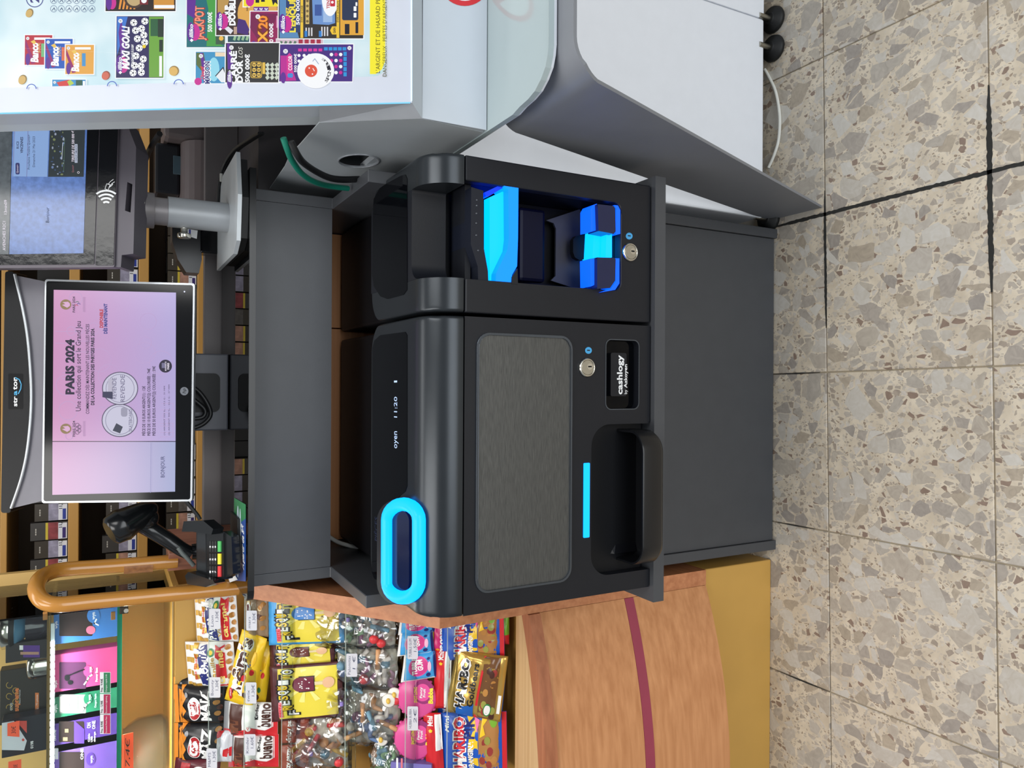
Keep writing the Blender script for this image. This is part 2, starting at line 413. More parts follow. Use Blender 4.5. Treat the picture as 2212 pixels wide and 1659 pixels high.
def joint(p0, p1, w=0.0085):
    """ragged dark filler lying in an opened joint"""
    rnd = random.Random(int(p0[0] * 100)); a = T0 + TX * (p0[0] * TS) + TY * (p0[1] * TS); b = T0 + TX * (p1[0] * TS) + TY * (p1[1] * TS)
    d = (b - a); L_ = d.length; d.normalize(); n = Vector((-d.y, d.x, 0)); k = int(L_ / .006); l = []; r = []
    for i in range(k + 1):
        t = a + d * (L_ * i / k); tp = min(1, min(i, k - i) / 14 + .25)
        l.append(t + n * (w / 2 * tp * rnd.uniform(.75, 1.25))); r.append(t - n * (w / 2 * tp * rnd.uniform(.75, 1.25)))
    mb = MB(); vs = [q + Vector((0, 0, -.001)) for q in l + r] + [q + Vector((0, 0, .0004)) for q in l + r]; m = k + 1; fs = []
    for i in range(k): fs.append((2 * m + i, 3 * m + i, 3 * m + i + 1, 2 * m + i + 1))
    mb.add(vs, fs); o = mb.build('joint_filler', M_GROUTD, fl, fix=False)
joint((0, 0.42), (0, -1.75), 0.0075); joint((0.15, 0), (-0.72, 0), 0.006); joint((0.45, -1), (-0.62, -1), 0.009)
joint((-1, .42), (-1, .05), .003); joint((-2, .42), (-2, .1), .003); joint((-3, .42), (-3, .0), .003)

# ================================================================== back wall
M_WALL = mat('shop_wall', (196, 178, 140), 0.8)
bw = MB().box(-3, 3, 3.35, 3.45, 0, 2.9).build('wall_back', M_WALL); struct(bw, 'plain wall behind the tobacco shelves', 'wall')

# ================================================================== grey counter unit under the cash machine
M_GREY = mat('grey_laminate', (68, 70, 74), 0.42, bump=0.08, bscale=900)
M_GREYE = mat('grey_edge', (92, 95, 100), 0.3)
unit = thing('counter_unit', 'grey laminate counter unit with protruding shelf carrying the black cash machine', 'cabinet', (-0.008, 1.45, 0))
UX0, UX1 = -0.3705, 0.3525
for x0 in (UX0, UX1 - 0.0205):
    pr = [(1.19, 0), (1.19, .953), (1.41, .953), (1.41, 1.094), (1.74, 1.094), (1.74, 0)]
    MB().prism([(x0, a, b) for a, b in pr], (0.0205, 0, 0)).build('side_panel', M_GREY, unit)
for _o in unit.children:
    _m = _o.modifiers.new('bevel', 'BEVEL'); _m.width = .0012; _m.segments = 1; _m.limit_method = 'ANGLE'
MB().box(UX0 + .0215, UX1 - .0215, 1.197, 1.215, 0.004, .487).build('door', M_GREY, unit)
sh = [(UX0, .996), (UX1 + .003, .996), (UX1 + .003, 1.189), (UX1 - .021, 1.189), (UX1 - .021, 1.735), (UX0 + .021, 1.735), (UX0 + .021, 1.189), (UX0, 1.189)]
MB().prism([(a, b, .4885) for a, b in sh], (0, 0, .0225)).build('shelf_board', M_GREY, unit)
MB().box(UX0 + .021, UX1 - .021, 1.4115, 1.43, .953, 1.0935).build('fascia', M_GREY, unit)
MB().box(UX0 + .021, UX1 - .021, 1.431, 1.735, .955, .970).build('bottom_board', M_GREY, unit)
MB().box(UX0 + .021, UX1 - .021, 1.431, 1.735, 1.076, 1.0935).build('top_board', mat('top_black', (22, 23, 26), .3), unit)

# ================================================================== old wooden counter behind the machine
M_BEECH = wood('beech', (184, 124, 78), (208, 148, 100), 'X', .38)
M_BEECHV = wood('beech_side', (186, 116, 76), (210, 142, 98), 'Z', .4)
M_BEECHR = wood('beech_red', (154, 92, 60), (180, 114, 78), 'X', .42)
M_OCHRE = mat('ochre_lacquer', (198, 154, 78), .38, var=.05, vscale=8, bump=.05, bscale=600)
M_PALEW = wood('pale_pine', (190, 148, 98), (218, 182, 134), 'X', .45)
oc = thing('wooden_counter', 'old beech counter front glimpsed behind the black cash machine', 'counter', (0, 1.8, 0))
MB().tube(bez([P(712, 1160, Y=1.60), P(728, 1170, Y=1.58), P(745, 1176, Y=1.56), P(775, 1184, Y=1.54)], 6), .0045, n=8).build('white_lead', mat('lead_white', (206, 206, 200), .5), oc)
MB().box(-0.348, .12, 1.64, 1.655, .52, .95).build('front_panel', M_BEECH, oc)
MB().box(.123, .330, 1.64, 1.655, .52, .95).build('front_panel', M_BEECH, oc)
MB().box(-0.36, .355, 1.776, 2.0, 0, 1.07).build('carcass', M_BEECHR, oc)
MB().box(.356, 1.0, 1.52, 2.0, 0, 1.07).build('dark_cabinet', mat('cabinet_dark', (52, 48, 50), .5))
tag(bpy.data.objects['dark_cabinet'], 'dark cabinet in the gap behind the hanging cables', 'cabinet')
# dark wooden end block of the counter, standing by the yellow rail
blk = MB(); c0 = P(362, 1234, Y=1.752)
rot = Matrix.Translation(Vector((c0.x, c0.y, 0))) @ Matrix.Rotation(R_(-38), 4, 'Z')
blk.box(-0.001, .055, 0, .07, 1.0800, c0.z, mtx=rot, bev=.001, seg=1)
tag(blk.build('end_block', wood('block_wood', (128, 82, 66), (170, 112, 88), 'Z', .4)), 'reddish brown wooden block between the yellow rail and the card terminal', 'wood block')

# ================================================================== sweets display: wood carcass
disp = thing('sweets_display', 'curved beech sweets counter with a burgundy stripe and ochre plinth', 'display counter', (-0.8, 1.45, 0))
def curve_y(x, o=0.0): return 1.126 + .074 * ((x + .80) / .373) ** 2 + o
prs = [(1.2, .2), (1.2, .817), (1.545, 1.079), (1.74, 1.079), (1.74, .2)]
MB().prism([(-.428, a, b) for a, b in prs], (.032, 0, 0)).build('end_panel', wood('end_wood', (172, 108, 70), (196, 132, 90), 'Y', .4), disp)
XL = -1.3
MB().box(XL, -.396, 1.2035, 1.74, 0, .2, bev=.003).build('plinth', M_OCHRE, disp)
def curved(z0, z1, y_off, thick, name, m, x1=-.4285, z_slope=0, x0=XL):
    n = 40; xs = [x0 + (x1 - x0) * i / n for i in range(n + 1)]
    pts = [(x, curve_y(x, y_off), z0) for x in xs] + [(x, curve_y(x, y_off) + thick, z0) for x in reversed(xs)]
    return MB().prism(pts, (0, 0, z1 - z0), smooth_side=False).build(name, m, disp)
curved(.201, .395, 0, .02, 'curved_panel', M_BEECH)
curved(.3955, .4175, -.0006, .02, 'stripe', mat('burgundy', (150, 58, 78), .45))
curved(.418, .615, 0, .02, 'curved_panel', M_BEECH)
curved(.6155, .640, -.004, .030, 'nosing', M_BEECHR)
n = 40; xs = [XL + (-.4285 - XL) * i / n for i in range(n + 1)]
MB().prism([(x, curve_y(x, .0265), .622) for x in xs] + [(-.4285, 1.245, .622), (XL, 1.25, .622)], (0, 0, .0175)).build('sill', M_PALEW, disp)
# inclined plane in which the sweets lie
S0 = Vector((0, 1.25, .655)); S1 = Vector((0, 1.635, 1.165)); SU = (S1 - S0).normalized(); SR = Vector((1, 0, 0)); SN = SR.cross(SU)
def Spt(x, y, d=0.0):
    """image point on the display slope, d metres in front of it"""
    return P(x, y, plane=(S0 + SN * d, SN))
lips = [965, 875, 745, 608, 527, 450]
M_GOLDW = mat('gold_shelf', (176, 132, 62), .5)
LY = []
for i, vx in enumerate(lips): q = Spt(vx, 1450, 0.0); LY.append((q.y, q.z))
prev = (1.245, .62)
tiers = [(1.248, .640)] + LY
for i, (yy, zz) in enumerate(tiers):
    ny = tiers[i + 1][0] if i + 1 < len(tiers) else 1.69
    z = zz - (.088 if i else .020)
    MB().box(XL, -.4285, yy + .0005, ny + .03, z - .008, z).build('tier_board', M_GOLDW, disp)
    if i + 1 < len(tiers): MB().box(XL, -.4285, ny + .022, ny + .03, z, tiers[i + 1][1] - .089).build('tier_riser', M_GOLDW, disp)
M_GLASS = clear('clear_glass', (250, 254, 252), .985)
M_GEDGE = mat('glass_edge', (190, 205, 196), .1, alpha=.55)
for i, (yy, zz) in enumerate(LY):
    o = MB().box(XL, -.4285, yy - .003, yy, zz - .022, zz - .0012).build('glass_lip', M_GLASS, disp)
    MB().box(XL, -.4285, yy - .003, yy, zz - .0012, zz).build('lip_edge', M_GEDGE, o)
MB().box(XL, -.4285, 1.70, 1.72, .62, 1.20).build('back_panel', M_OCHRE, disp)

# ================================================================== cash machine
M_BLK = mat('black_plastic', (22, 24, 30), .40, spec=.35, bump=.12, bscale=1400)
M_LID = mat('satin_black', (46, 50, 54), .27, metal=.5, bump=.05, bscale=1600)
M_DARK = mat('inner_black', (7, 8, 11), .4, spec=.2)
M_GLOSS = mat('black_glass', (5, 6, 9), .06, spec=.3, ior=1.3)
M_BODY = mat('body_black', (11, 12, 16), .5, spec=.3)
M_RIM = mat('rim_grey', (96, 100, 106), .28, metal=.6)
M_CHROME = mat('chrome', (205, 202, 192), .18, metal=1.0)
M_STEEL = mat('satin_steel', (176, 172, 160), .34, metal=1.0)
M_BLUE = glow('blue_led', (0, 82, 255), 1.9)
M_CYAN = glow('cyan_led', (0, 146, 255), 2.6)
M_BLUED = glow('blue_guide', (0, 56, 240), 1.3)
M_NAVY = mat('navy_gloss', (24, 30, 66), .18)
M_STICK = mat('blue_sticker', (66, 158, 214), .5)
M_INK = mat('dark_ink', (26, 26, 30), .6)
M_WHITE = mat('white_print', (236, 238, 240), .5)
def brushed():
    m = bpy.data.materials.new('brushed_steel'); m.use_nodes = True; nt = m.node_tree; b = nt.nodes['Principled BSDF']; L = nt.links.new
    tc = nt.nodes.new('ShaderNodeTexCoord'); mp = nt.nodes.new('ShaderNodeMapping'); mp.inputs['Scale'].default_value = (60, 2200, 2400)
    n = nt.nodes.new('ShaderNodeTexNoise'); n.inputs['Scale'].default_value = 1.0; n.inputs['Detail'].default_value = 3
    L(tc.outputs['Object'], mp.inputs[0]); L(mp.outputs[0], n.inputs['Vector'])
    r = nt.nodes.new('ShaderNodeValToRGB'); r.color_ramp.elements[0].color = rgb(72, 73, 73); r.color_ramp.elements[1].color = rgb(102, 103, 102)
    r.color_ramp.elements[0].position = .3; r.color_ramp.elements[1].position = .7
    L(n.outputs[0], r.inputs[0]); L(r.outputs[0], b.inputs['Base Color']); b.inputs['Metallic'].default_value = .75; b.inputs['Roughness'].default_value = .42
    return m
M_BRUSH = brushed()
YF = 1.005
def zf(v, y=800): return P(v, y, Y=YF).z
def xf(v, y): return P(v, y, Y=YF).x
def plate(pts, y0, th, holes=()):
    return MB().prism([(a, y0, b) for a, b in pts], (0, th, 0), holes=[[(a, y0, b) for a, b in h] for h in holes])
def lid_profile(z0=.8655):
    return [(1.003, z0), (1.003, .872)] + arc(1.055, .870, .052, 180, 90, 12)[1:] + [(1.10, .922), (1.20, .922), (1.262, .922), (1.268, .916), (1.268, z0)]
def make_lid(x0, x1, prof, name, parent, rear=(True, True), r=.05, er=.005):
    """loft of the lid profile along x; rear corners rounded in plan, end edges softened"""
    cols = []
    def col(x):
        d0, d1 = x - x0, x1 - x; cut = 0.0; ins = 0.0
        for k, d in enumerate((d0, d1)):
            if not rear[k]: continue
            if d < r: cut = max(cut, r - math.sqrt(max(0, r * r - (r - d) ** 2)))
            if d < er: ins = max(ins, er - math.sqrt(max(0, er * er - (er - d) ** 2)))
        yr = 1.268 - cut; out = []
        for y, z in prof:
            yy = min(y, yr - (1.268 - y) if y > 1.26 else y); yy = min(yy, yr)
            # small rounding of the end edges: pull towards the inside of the profile
            if ins: yy = yy + (ins if y < 1.02 else 0); z = z - (ins if z > .90 else 0)
            out.append((x, yy, z))
        return out
    xs = []
    if rear[0]: xs += [x0 + er * (1 - math.cos(R_(t))) for t in range(0, 90, 18)] + [x0 + r * (1 - math.cos(R_(t))) for t in range(28, 91, 8)]
    else: xs.append(x0)
    if rear[1]: xs += sorted([x1 - er * (1 - math.cos(R_(t))) for t in range(0, 90, 18)] + [x1 - r * (1 - math.cos(R_(t))) for t in range(28, 91, 8)])
    else: xs.append(x1)
    xs = sorted(xs); n = len(prof); mb = MB(); vs = []; fs = []
    for x in xs: vs += col(x)
    for i in range(len(xs) - 1):
        for j in range(n): k = (j + 1) % n; fs.append((i * n + j, i * n + k, (i + 1) * n + k, (i + 1) * n + j))
    fs += [tuple(range(n)), tuple(reversed(range((len(xs) - 1) * n, len(xs) * n)))]
    mb.add(vs, fs); o = mb.build(name, M_LID, parent, fix=True); smooth_by_angle(o, 38)
    return o
def z0_of(p): return min(q[1] for q in p)
def smooth_by_angle(o, deg):
    me = o.data; b = bmesh.new(); b.from_mesh(me)
    bmesh.ops.remove_doubles(b, verts=list(b.verts), dist=1e-5)
    for f in b.faces: f.smooth = True
    for e in b.edges: e.smooth = (len(e.link_faces) == 2 and e.calc_face_angle(0) < R_(deg))
    b.to_mesh(me); b.free()
def bevel_mod(o, w, seg=2):
    m = o.modifiers.new('bevel', 'BEVEL'); m.width = w; m.segments = seg; m.limit_method = 'ANGLE'; m.angle_limit = R_(40); return o
def lock(px, py, parent, r=.0155):
    c = P(px, py, Y=YF); l = MB().lathe([(r, 0), (r, .003), (r * .9, .0042), (r * .82, .0042), (r * .80, .0028)], (c.x, c.y, c.z), (0, -1, 0), n=28).build('lock', M_CHROME, parent)
    MB().lathe([(r * .78, 0), (r * .78, .0036), (r * .74, .004)], (c.x, c.y, c.z), (0, -1, 0), n=28).build('lock_core', M_STEEL, l)
    k = MB(); k.lathe([(r * .34, 0), (r * .34, .0042)], (c.x + r * .1, c.y, c.z - r * .25), (0, -1, 0), n=18); k.build('key_plug', M_CHROME, l)
    MB().box(c.x + r * .1 - .0011, c.x + r * .1 + .0011, c.y - .0046, c.y - .003, c.z - r * .25 - .0032, c.z - r * .25 + .0032).build('keyhole', M_DARK, l)
def sticker(px, py, parent):
    f = Face(P(px, py, Y=YF), (1, 0, 0), (0, 0, 1)); f.disc(px, py, 7.3, 7.3, M_STICK, 24); f.text('1', px + 3, py + 1, py - 1.4, 6, M_INK, .01); f.build('sticker', parent)

# ---------------------------------------------------------------- coin module
coin = thing('coin_recycler', 'wide black coin recycler with brushed steel panel, oval blue ring and payout cup', 'cash machine', (-.1225, 1.3, .5115))
CX0, CX1, ZB, ZT = -.3455, .1005, .5135, .8625
MB().box(CX0 + .008, CX1 - .006, 1.0245, 1.61, .5112, .88, bev=.006).build('body', M_BODY, coin)
nx0, nx1, nzt = xf(1340, 1238), xf(1340, 916), zf(1277, 1070)
r = .036
out = [(CX0, ZB)] + [(nx0, ZB)] + [(nx0 + r - r * math.cos(R_(a)), nzt - r + r * math.sin(R_(a))) for a in range(0, 91, 10)] + [(nx1 - r + r * math.sin(R_(a)), nzt - r + r * math.cos(R_(a))) for a in range(0, 91, 10)] + [(nx1, ZB + .004), (nx1 + .004, ZB)]
out += [(CX1, ZB)] + [(CX1, ZT), (CX0, ZT)]
bx0, bx1, bz0, bz1 = xf(1340, 883), xf(1340, 735), zf(1379, 810), zf(1309, 810)
hole = rrect(bx0, bx1, bz0, bz1, .010, 5)
bevel_mod(plate(out, YF, .0185, [hole]).build('front_panel', M_BLK, coin), .0022)
# brushed steel inset
mx0, mx1, mz0, mz1 = xf(1130, 1264), xf(1130, 727), zf(1231), zf(1033)
plate(rrect(mx0, mx1, mz0, mz1, .019), YF - .0008, .0006).build('steel_panel', M_BRUSH, coin)
plate(rrect(mx0 - .0038, mx1 + .0038, mz0 - .0038, mz1 + .0038, .022), YF - .0028, .0026, [rrect(mx0, mx1, mz0, mz1, .019)]).build('panel_rim', mat('rim_dark', (84, 90, 98), .25, metal=.7), coin); bevel_mod(bpy.context.scene.objects[[o.name for o in coin.children if o.name.startswith('panel_rim')][0]], .0012)
# logo recess
rc = plate(hole, YF + .013, .004).build('logo_recess', M_GLOSS, coin)
lg = plate(rrect(xf(1340, 856), xf(1340, 762), zf(1358, 810), zf(1324, 810), .003, 3), YF + .006, .0068).build('badge', M_BLK, coin)
f = Face((0, YF + .006, 0), (1, 0, 0), (0, 0, 1)); 
f.text('cashlogy', 1344, 852, 767, 11, M_WHITE, .028); f.text('by', 1354, 851, 842, 6, M_WHITE, .0); f.text('Azkoyen', 1354, 838, 787, 6.5, M_WHITE, .02); f.build('lettering', lg)
plate(rrect(bx0 - .0016, bx1 + .0016, bz0 - .0016, bz1 + .0016, .0112, 5), YF - .0008, .0012, [hole]).build('recess_rim', mat('rim_dark', (70, 74, 80)), coin)
lock(1267, 794, coin); sticker(1271, 757, coin)
plate(rrect(xf(1267, 1161), xf(1267, 1000), zf(1273, 1080), zf(1260, 1080), .0015, 2), YF - .0012, .004).build('light_bar', M_CYAN, coin)
# payout opening and cup
MB().box(nx0 - .004, nx1 + .004, 1.095, 1.10, ZB, nzt + .004).build('payout_back', M_DARK, coin)
for a, b_ in ((nx0 - .012, nx0 - .004), (nx1 + .004, nx1 + .012)): MB().box(a, b_, 1.0235, 1.10, ZB, nzt + .004).build('payout_side', M_DARK, coin)
MB().box(nx0 - .012, nx1 + .012, 1.0235, 1.10, nzt + .0045, nzt + .010).build('payout_roof', M_DARK, coin)
tx0, tx1 = P(1350, 1224, Y=.98).x, P(1350, 930, Y=.98).x
ty0, ty1 = .952, 1.085
cup = MB(); o1 = rrect(tx0, tx1, ty0, ty1, .036, 8); o2 = rrect(tx0 + .005, tx1 - .005, ty0 + .005, ty1 - .005, .031, 8); o3 = rrect(tx0 + .012, tx1 - .012, ty0 + .012, ty1 - .012, .026, 8)
k = len(o1); loops = [[(a, b, .521) for a, b in o3], [(a, b, .524) for a, b in rrect(tx0 + .005, tx1 - .005, ty0 + .005, ty1 - .005, .032, 8)], [(a, b, .532) for a, b in o1], [(a, b, .566) for a, b in o1], [(a, b, .5685) for a, b in rrect(tx0 + .001, tx1 - .001, ty0 + .001, ty1 - .001, .035, 8)], [(a, b, .5685) for a, b in rrect(tx0 + .004, tx1 - .004, ty0 + .004, ty1 - .004, .032, 8)], [(a, b, .566) for a, b in o2], [(a, b, .534) for a, b in o2], [(a, b, .527) for a, b in o3]]
vs = [p for l in loops for p in l]; fs = []
for i in range(len(loops) - 1):
    for j in range(k): fs.append((i * k + j, i * k + (j + 1) % k, (i + 1) * k + (j + 1) % k, (i + 1) * k + j))
fs += [tuple(reversed(range(k))), tuple(range((len(loops) - 1) * k, len(loops) * k))]
cup.add(vs, fs, None, True); co = cup.build('coin_cup', mat('cup_black', (15, 16, 19), .3), coin, fix=True); smooth_by_angle(co, 50)
ch = MB(); xa, xb = tx0 + .012, tx0 + .105
ch.add([(xa, 1.02, .575), (xb, 1.05, .54), (xb, 1.09, .60), (xa, 1.09, .65), (xa, 1.02, .528), (xb, 1.05, .528), (xb, 1.09, .528), (xa, 1.09, .528)], [(0, 1, 2, 3), (0, 4, 5, 1), (1, 5, 6, 2), (3, 7, 4, 0), (2, 6, 7, 3)])
ch.build('coin_chute', mat('chute_black', (12, 13, 18), .3), coin, fix=True)
MB().box(tx0 + .075, tx0 + .135, 1.06, 1.09, .585, .63, bev=.002).build('chute_block', M_BLK, coin)
MB().box(tx0 + .11, tx1 - .012, 1.045, 1.05, .528, .575, bev=.001).build('chute_rib', M_BLK, coin)
# lid with glass and oval ring
lid = make_lid(CX0, CX1, lid_profile(), 'lid', coin)
ZG = .9221
def top_plate(px, z, th, m, name, parent):
    return MB().prism([P(x, y, Z=z) for x, y in px], (0, 0, th)).build(name, m, parent)
gp = [(880, 724), (876, 717), (822, 724), (809, 736), (805, 752), (804, 1236), (809, 1250), (830, 1262), (846, 1262), (846, 1092), (866, 1070), (876, 1062), (880, 1050)]
gl_ = top_plate(gp, ZG, .0007, M_GLOSS, 'display_glass', coin)
M_DISP = glow('display_blue', (190, 215, 255), 1.3)
f = Face((0, 0, ZG + .0007), (1, 0, 0), (0, 1, 0)); f.text('oyen', 858, 969, 932, 9, M_DISP, .0); f.build('lettering', gl_); f = Face((0, 0, ZG + .0007), (1, 0, 0), (0, 1, 0)); f.text('11:20', 858, 902, 857, 6.5, M_DISP, .0); f.build('lettering', gl_); f = Face((0, 0, ZG + .0007), (1, 0, 0), (0, 1, 0)); f.text('1', 858, 826, 822, 6.5, M_DISP, .0); f.build('lettering', gl_); f = Face((0, 0, ZG + .0007), (1, 0, 0), (0, 1, 0))
f.text('PIÈCES', 816, 1170, 1118, 6, mat('engraved_blue', (26, 34, 60), .4), .01); f.build('lettering', gl_)
# oval ring lies half on the lid top, half on its front curve
RN = Vector((0, -.22, .9755)); R0p = P(868, 1190, Z=.931)
def rp(x, y, d=0.0): return P(x, y, plane=(R0p + RN * d, RN))
def stadium(xc, yc, hw, hl, n=12):
    """pixel stadium: half width hw along image x, half length hl along image y"""
    pts = []
    for i in range(n + 1): a = R_(180 + 180 * i / n); pts.append((xc - hw * math.cos(a), yc - (hl - hw) + hw * math.sin(a)))
    for i in range(n + 1): a = R_(180 * i / n); pts.append((xc - hw * math.cos(a) * 1, yc + (hl - hw) + hw * math.sin(a)))
    return pts
st = stadium(871, 1190, 34, 101)
pts = [rp(x, y, .004) for x, y in st]; pts.append(pts[0]); pts.append(pts[1])
rg = MB().tube(pts, .0102, n=14, caps=False).build('light_ring', M_CYAN, coin)
MB().prism([rp(x, y, -.008) for x, y in stadium(869, 1190, 26, 92)], RN * .0095).build('coin_inlet', mat('inlet_navy', (20, 28, 56), .12), coin)
MB().prism([rp(x, y, -.014) for x, y in stadium(874, 1190, 46, 113)], RN * .012).build('ring_collar', M_BLK, coin)

# ---------------------------------------------------------------- banknote module
note = thing('banknote_recycler', 'narrow black banknote recycler with glowing blue note slot and cradle', 'cash machine', (.224, 1.3, .5115))
NX0, NX1 = .106, .3405
MB().box(NX0 + .006, NX1 - .012, 1.101, 1.61, .5112, .88, bev=.006).build('body', M_BODY, note)
ox0, ox1, oz0 = .1565, .3025, zf(1341, 530)
r = .014
hole_u = [(ox0, ZT)] + [(ox0 + r - r * math.cos(R_(a)), oz0 + r - r * math.sin(R_(a))) for a in range(0, 91, 15)] + [(ox1 - r + r * math.sin(R_(a)), oz0 + r - r * math.cos(R_(a))) for a in range(0, 91, 15)] + [(ox1, ZT)]
plate([(NX0, ZT), (NX0, ZB), (NX1, ZB), (NX1, ZT)] + list(reversed(hole_u)), YF, .0185).build('front_panel', M_BLK, note); bevel_mod(bpy.context.scene.objects[[o.name for o in note.children if o.name.startswith('front_panel')][0]], .0022)
for a, b_ in ((ox0 - .006, ox0 - .0005), (ox1 + .0005, ox1 + .006)): MB().box(a, b_, 1.0242, 1.0995, oz0, ZT).build('cavity_side', M_DARK, note)
MB().box(ox0, ox1, 1.092, 1.0995, oz0, ZT).build('cavity_back', M_DARK, note)
MB().box(ox0, ox1, 1.0242, 1.0915, oz0 - .006, oz0 - .0005).build('cavity_floor', M_DARK, note)
MB().box(NX0 + .004, NX1 - .004, 1.0242, 1.1, ZB, oz0 - .0065).build('base_block', M_BODY, note)
# lid: two stiles and a scooped middle
pr = lid_profile()
make_lid(NX0, ox0, pr, 'lid_stile', note, (True, False)); make_lid(ox1, NX1, pr, 'lid_stile', note, (False, True))
sc = [(ox0, 1.268), (ox0, 1.03)] + arc(ox0 + .022, 1.052, .022, 200, 100, 8)[1:]
sc = [(ox0 + .0003, 1.2675), (ox0 + .0003, 1.045)] + [(ox0 + .0003 + .026 - .026 * math.cos(R_(a)), 1.045 + .026 * math.sin(R_(a))) for a in range(10, 91, 10)] + [(ox1 - .0003 - .012 + .012 * math.sin(R_(a)), 1.059 + .012 * math.cos(R_(a))) for a in range(0, 91, 15)] + [(ox1 - .0003, 1.2675)]
mb = MB().prism([(a, b, .8655) for a, b in sc], (0, 0, .0563), smooth_side=True); so = mb.build('lid_scoop', M_BLK, note); smooth_by_angle(so, 35)
gp2 = [(880, 386), (876, 377), (866, 380), (822, 404), (808, 430), (806, 460), (804, 590), (808, 618), (822, 640), (838, 646), (872, 637), (880, 626)]
top_plate(gp2, ZG, .0007, M_GLOSS, 'display_glass', note)
# nose piece under the lid
def ppx(px, y0, th, m, name, parent, bev=0.0, par=None):
    pts = [P(x, y, Y=y0) for x, y in px]
    return MB().prism(pts, (0, th, 0)).build(name, m, parent)
ppx([(1004, 392), (1017, 398), (1016, 604), (1004, 604)], 1.03, .05, M_BLK, 'nose_block', note)
ns = ppx([(1018, 404), (1044, 412), (1044.6, 532), (1054, 585), (1055, 609), (1033, 608), (1032, 576), (1017, 528)], 1.008, .07, mat('nose_black', (20, 24, 36), .4, spec=.35, bump=.1, bscale=1200), 'note_nose', note)
for q in [(1030, 432), (1030, 444), (1029.5, 461), (1029, 482), (1029, 508), (1033, 541)]:
    c = P(q[0], q[1], Y=1.0078); MB().lathe([(.0016, 0), (.0016, .0004), (.0008, .0009)], c, (0, -1, 0), n=10).build('stud', M_RIM, ns)
ppx([(1083, 397), (1120, 401), (1119, 515), (1117, 575), (1106, 594), (1105, 611), (1071, 611), (1072, 590), (1096, 540), (1099, 515), (1098, 410)], 1.006, .04, glow('guide_led', (0, 112, 255), 2.3), 'light_guide', note)
ppx([(1058, 426), (1096, 409), (1097, 512), (1092, 536), (1070, 575), (1069, 611), (1058, 610)], 1.022, .02, M_CYAN, 'slot_light', note)
ppx([(1046, 416), (1082, 399), (1086, 406), (1056, 424), (1050, 424)], 1.012, .05, M_BLUED, 'slot_edge', note)
ppx([(1106, 598), (1118, 580), (1119, 614), (1105, 613)], 1.004, .03, M_BLK, 'slot_corner', note)
# flap inside the cavity
ppx([(1180, 476), (1252, 452), (1257, 458), (1258, 628), (1190, 606), (1200, 596), (1201, 494), (1196, 482)], 1.075, .004, mat('flap_grey', (56, 56, 60), .5, bump=.2, bscale=120), 'note_flap', note)
MB().box(ox0 + .012, ox1 - .012, 1.062, 1.078, zf(1196, 520) - .02, zf(1196, 520) + .03, bev=.006).build('note_roller', mat('roller_navy', (6, 8, 30), .4, spec=.2), note)
# cradle
cr = ppx([(1283, 500), (1318, 508), (1322, 514), (1322, 556), (1288, 557), (1280, 557)], 1.024, .03, M_CYAN, 'cradle_light', note)
ppx([(1291, 441), (1326, 445), (1329, 450), (1330, 500), (1326, 505), (1293, 499)], .992, .03, M_NAVY, 'cradle_pad', note)
ppx([(1290, 556), (1327, 557), (1330, 560), (1329, 606), (1318, 622), (1290, 624)], .992, .03, M_NAVY, 'cradle_pad', note)
ppx([(1276, 452), (1281, 443), (1289, 440), (1290.5, 444), (1291, 497), (1276, 500)], 1.0, .03, M_BLUE, 'cradle_strip', note)
ppx([(1275, 559), (1289, 557), (1289, 606), (1283, 616), (1276, 619)], 1.0, .03, M_BLUE, 'cradle_strip', note)
ppx([(1327, 443), (1335, 444), (1340, 454), (1340, 505), (1330, 507), (1331, 450)], .996, .028, M_BLUE, 'cradle_base', note)
ppx([(1330, 558), (1338, 558), (1338, 612), (1329, 626), (1300, 631), (1319, 624), (1330, 608)], .996, .028, M_BLUE, 'cradle_base', note)
ppx([(1310, 506), (1322, 506), (1322, 556), (1308, 556)], 1.006, .014, M_CYAN, 'cradle_step', note)
ppx([(1238, 518), (1244, 510), (1282, 502), (1282, 556), (1252, 562), (1242, 556), (1238, 545)], 1.05, .01, M_DARK, 'thumb_notch', note)
lock(1360, 545, note); sticker(1359, 510, note)

# ================================================================== lottery stand on the right
M_LWHITE = mat('stand_white', (236, 240, 247), .32, var=.015)
M_LGREY = mat('stand_grey', (176, 182, 188), .35, var=.02)
M_LSILV = mat('stand_silver', (150, 154, 160), .38, metal=.25, var=.02)
M_FROST = mat('frosted_ledge', (164, 178, 180), .10, coat=.3, var=.01)
M_RUBBER = mat('black_rubber', (20, 21, 22), .55)
stand = thing('lottery_stand', 'white lottery ticket stand with backlit ticket poster and glass writing ledge', 'display stand', (.85, 1.2, 0))
XS = .3805
bx = P(1592, 22, Y=1.2).x
MB().box(.3765, bx - .0008, 1.2, 1.48, .035, .80, bev=.004).build('base_panel', M_LWHITE, stand)
MB().box(bx + .0008, 1.25, 1.2, 1.48, .035, .80, bev=.002).build('base_panel', M_LWHITE, stand)
for q in ((1674, 44), (1674, 106), (1664, 474)):
    c = P(q[0], q[1], Z=.0); c.y = max(c.y, 1.195)
    ft = MB().lathe([(.028, 0), (.030, .005), (.028, .012), (.014, .017), (.012, .020)], (c.x, c.y, 0), n=20).build('foot', M_RUBBER, stand)
    MB().lathe([(.006, .020), (.006, .05)], (c.x, c.y, 0), n=10).build('bolt', M_STEEL, ft)
